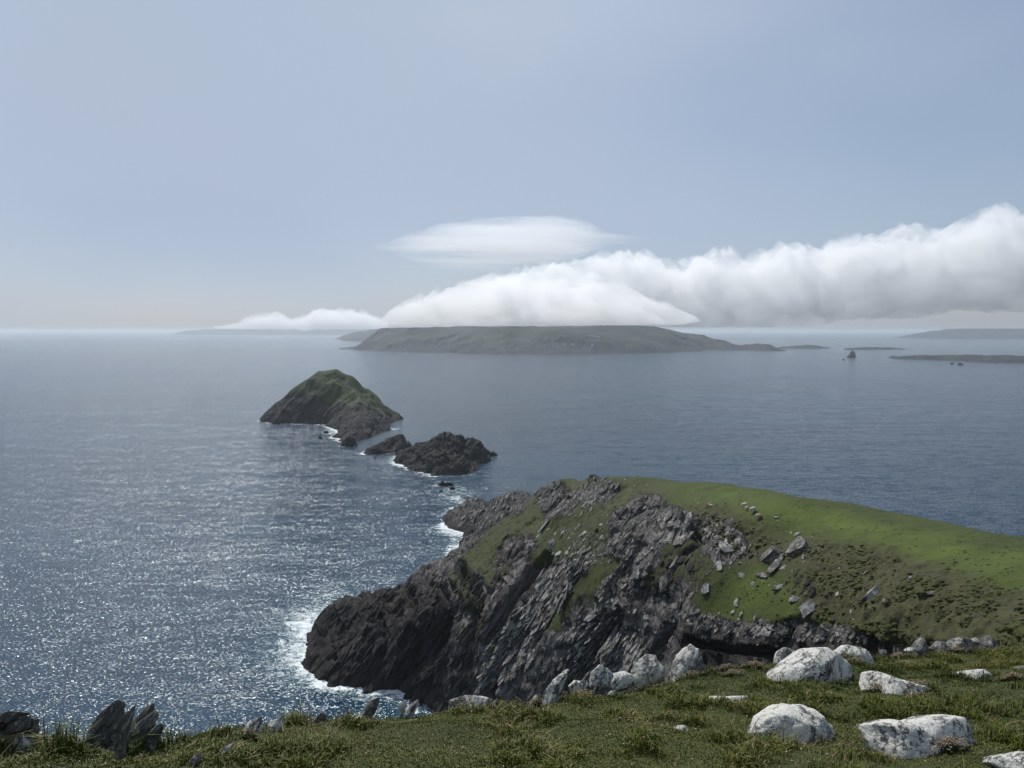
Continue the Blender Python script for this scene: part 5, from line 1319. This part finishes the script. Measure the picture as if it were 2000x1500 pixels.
# ------------------------------------------------------------------ cottages on the far island
M_WALL = NT('whitewash').done((0.75, 0.75, 0.72), 0.8); M_ROOF = NT('cottage_roof').done((0.10, 0.10, 0.11), 0.8); M_HOLE = NT('dark_opening').done((0.02, 0.02, 0.02), 0.6)
_bf = None
fm = far1.data; fv_ = np.empty(len(fm.vertices) * 3); fm.vertices.foreach_get('co', fv_)
_bvf = BVHTree.FromPolygons([tuple(v) for v in fv_.reshape(-1, 3).tolist()], [tuple(p_.vertices) for p_ in fm.polygons])
def cottage(px, py, wpx, label, ang=0.0):
    loc, nrm, _, d = _bvf.ray_cast(Vector((0, 0, H)), Vector([float(q_) for q_ in ray(px, py)]).normalized())
    if loc is None: return
    L = wpx / F * d; W = 7.0; h = 4.5
    e_ = bpy.data.objects.new('cottage', None); COL.objects.link(e_); e_.location = loc - Vector((0, 0, 0.5)); e_.rotation_euler = (0, 0, ang)
    tag(e_, label, 'cottage')
    v = [(-L/2, -W/2, -4), (L/2, -W/2, -4), (L/2, W/2, -4), (-L/2, W/2, -4), (-L/2, -W/2, h), (L/2, -W/2, h), (L/2, W/2, h), (-L/2, W/2, h), (-L/2, 0, h + 2.6), (L/2, 0, h + 2.6)]
    mesh_np('wall', v[:8] , [(0, 1, 5, 4), (1, 2, 6, 5), (2, 3, 7, 6), (3, 0, 4, 7)], M_WALL, False, e_)
    mesh_np('gable', [v[4], v[7], v[8], v[5], v[6], v[9]], [(0, 2, 1), (3, 4, 5)], M_WALL, False, e_)
    k = 0.25
    mesh_np('roof', [(-L/2 - k, -W/2 - k, h - .1), (L/2 + k, -W/2 - k, h - .1), (L/2 + k, 0, h + 2.8), (-L/2 - k, 0, h + 2.8), (-L/2 - k, W/2 + k, h - .1), (L/2 + k, W/2 + k, h - .1)], [(0, 1, 2, 3), (3, 2, 5, 4)], M_ROOF, False, e_)
    n_ = max(2, int(L / 7))
    for i in range(n_):
        x = -L / 2 + L * (i + .5) / n_
        mesh_np('window', [(x - .6, -W/2 - .03, 1.4), (x + .6, -W/2 - .03, 1.4), (x + .6, -W/2 - .03, 2.9), (x - .6, -W/2 - .03, 2.9)], [(0, 1, 2, 3)], M_HOLE, False, e_)
cottage(1154, 657, 18, 'long white terrace high on the cloud covered island')
cottage(1168, 658.5, 6, 'white cottage at the right end of the long terrace')
cottage(1118, 673.5, 5, 'white cottage near the shore, left below the terrace', 0.3)
cottage(1157, 675, 4, 'white cottage near the shore, right below the terrace', -0.4)

# ------------------------------------------------------------------ gulls over the sea
M_GULL = NT('gull_white').done((0.72, 0.73, 0.74), 0.7); M_GWING = NT('gull_grey').done((0.45, 0.47, 0.50), 0.7); M_BEAK = NT('gull_beak').done((0.5, 0.33, 0.05), 0.5)
def gull(px, py, span_px, yaw, bank, label):
    d = 1.3 / (span_px / F)
    c = at_y(px, py, d)
    e_ = bpy.data.objects.new('gull', None); COL.objects.link(e_); e_.location = c; e_.rotation_euler = (rad(18), bank, yaw)
    tag(e_, label, 'gull')
    skin('body', [(0, -0.24, 0), (0, -0.1, 0), (0, 0.08, 0.01), (0, 0.2, 0.03), (0, 0.28, 0.035)], [(0, 1), (1, 2), (2, 3), (3, 4)], [0.025, 0.06, 0.07, 0.045, 0.035], M_GULL, e_)
    mesh_np('beak', [(-.012, .30, .03), (.012, .30, .03), (0, .30, .045), (0, .36, .022)], [(0, 1, 3), (1, 2, 3), (2, 0, 3), (0, 2, 1)], M_BEAK, False, e_)
    mesh_np('tail', [(-.03, -.2, 0), (.03, -.2, 0), (.08, -.38, 0), (-.08, -.38, 0), (0, -.29, .014)], [(0, 1, 4), (1, 2, 4), (2, 3, 4), (3, 0, 4)], M_GULL, False, e_)
    for s in (-1, 1):
        top = [(s*.04, .10, .02), (s*.04, -.08, .02), (s*.33, .14, .13), (s*.33, -.06, .12), (s*.52, .06, .09), (s*.52, -.07, .08), (s*.68, -.08, .02)]
        v = top + [(a_, b_, c_ - 0.018) for a_, b_, c_ in top[:6]]
        f = [(0, 1, 3), (0, 3, 2), (2, 3, 5), (2, 5, 4), (4, 5, 6), (7, 9, 10), (7, 10, 8), (9, 11, 12), (9, 12, 10), (11, 6, 12), (0, 2, 9), (0, 9, 7), (2, 4, 11), (2, 11, 9), (4, 6, 11), (1, 8, 10), (1, 10, 3), (3, 10, 12), (3, 12, 5), (5, 12, 6), (0, 7, 8), (0, 8, 1)]
        mesh_np('wing', v, f, M_GWING, False, e_)
gull(152.5, 1057, 16, rad(20), rad(14), 'white gull with spread wings gliding over the sea at left')
gull(225, 1058, 10, rad(80), rad(4), 'small gull right of the gliding one')
gull(141, 1074, 11, rad(-30), rad(-12), 'lower gull beneath the gliding one')
gull(174, 1071, 9, rad(-50), rad(-20), 'faint gull between the lower and the gliding one')
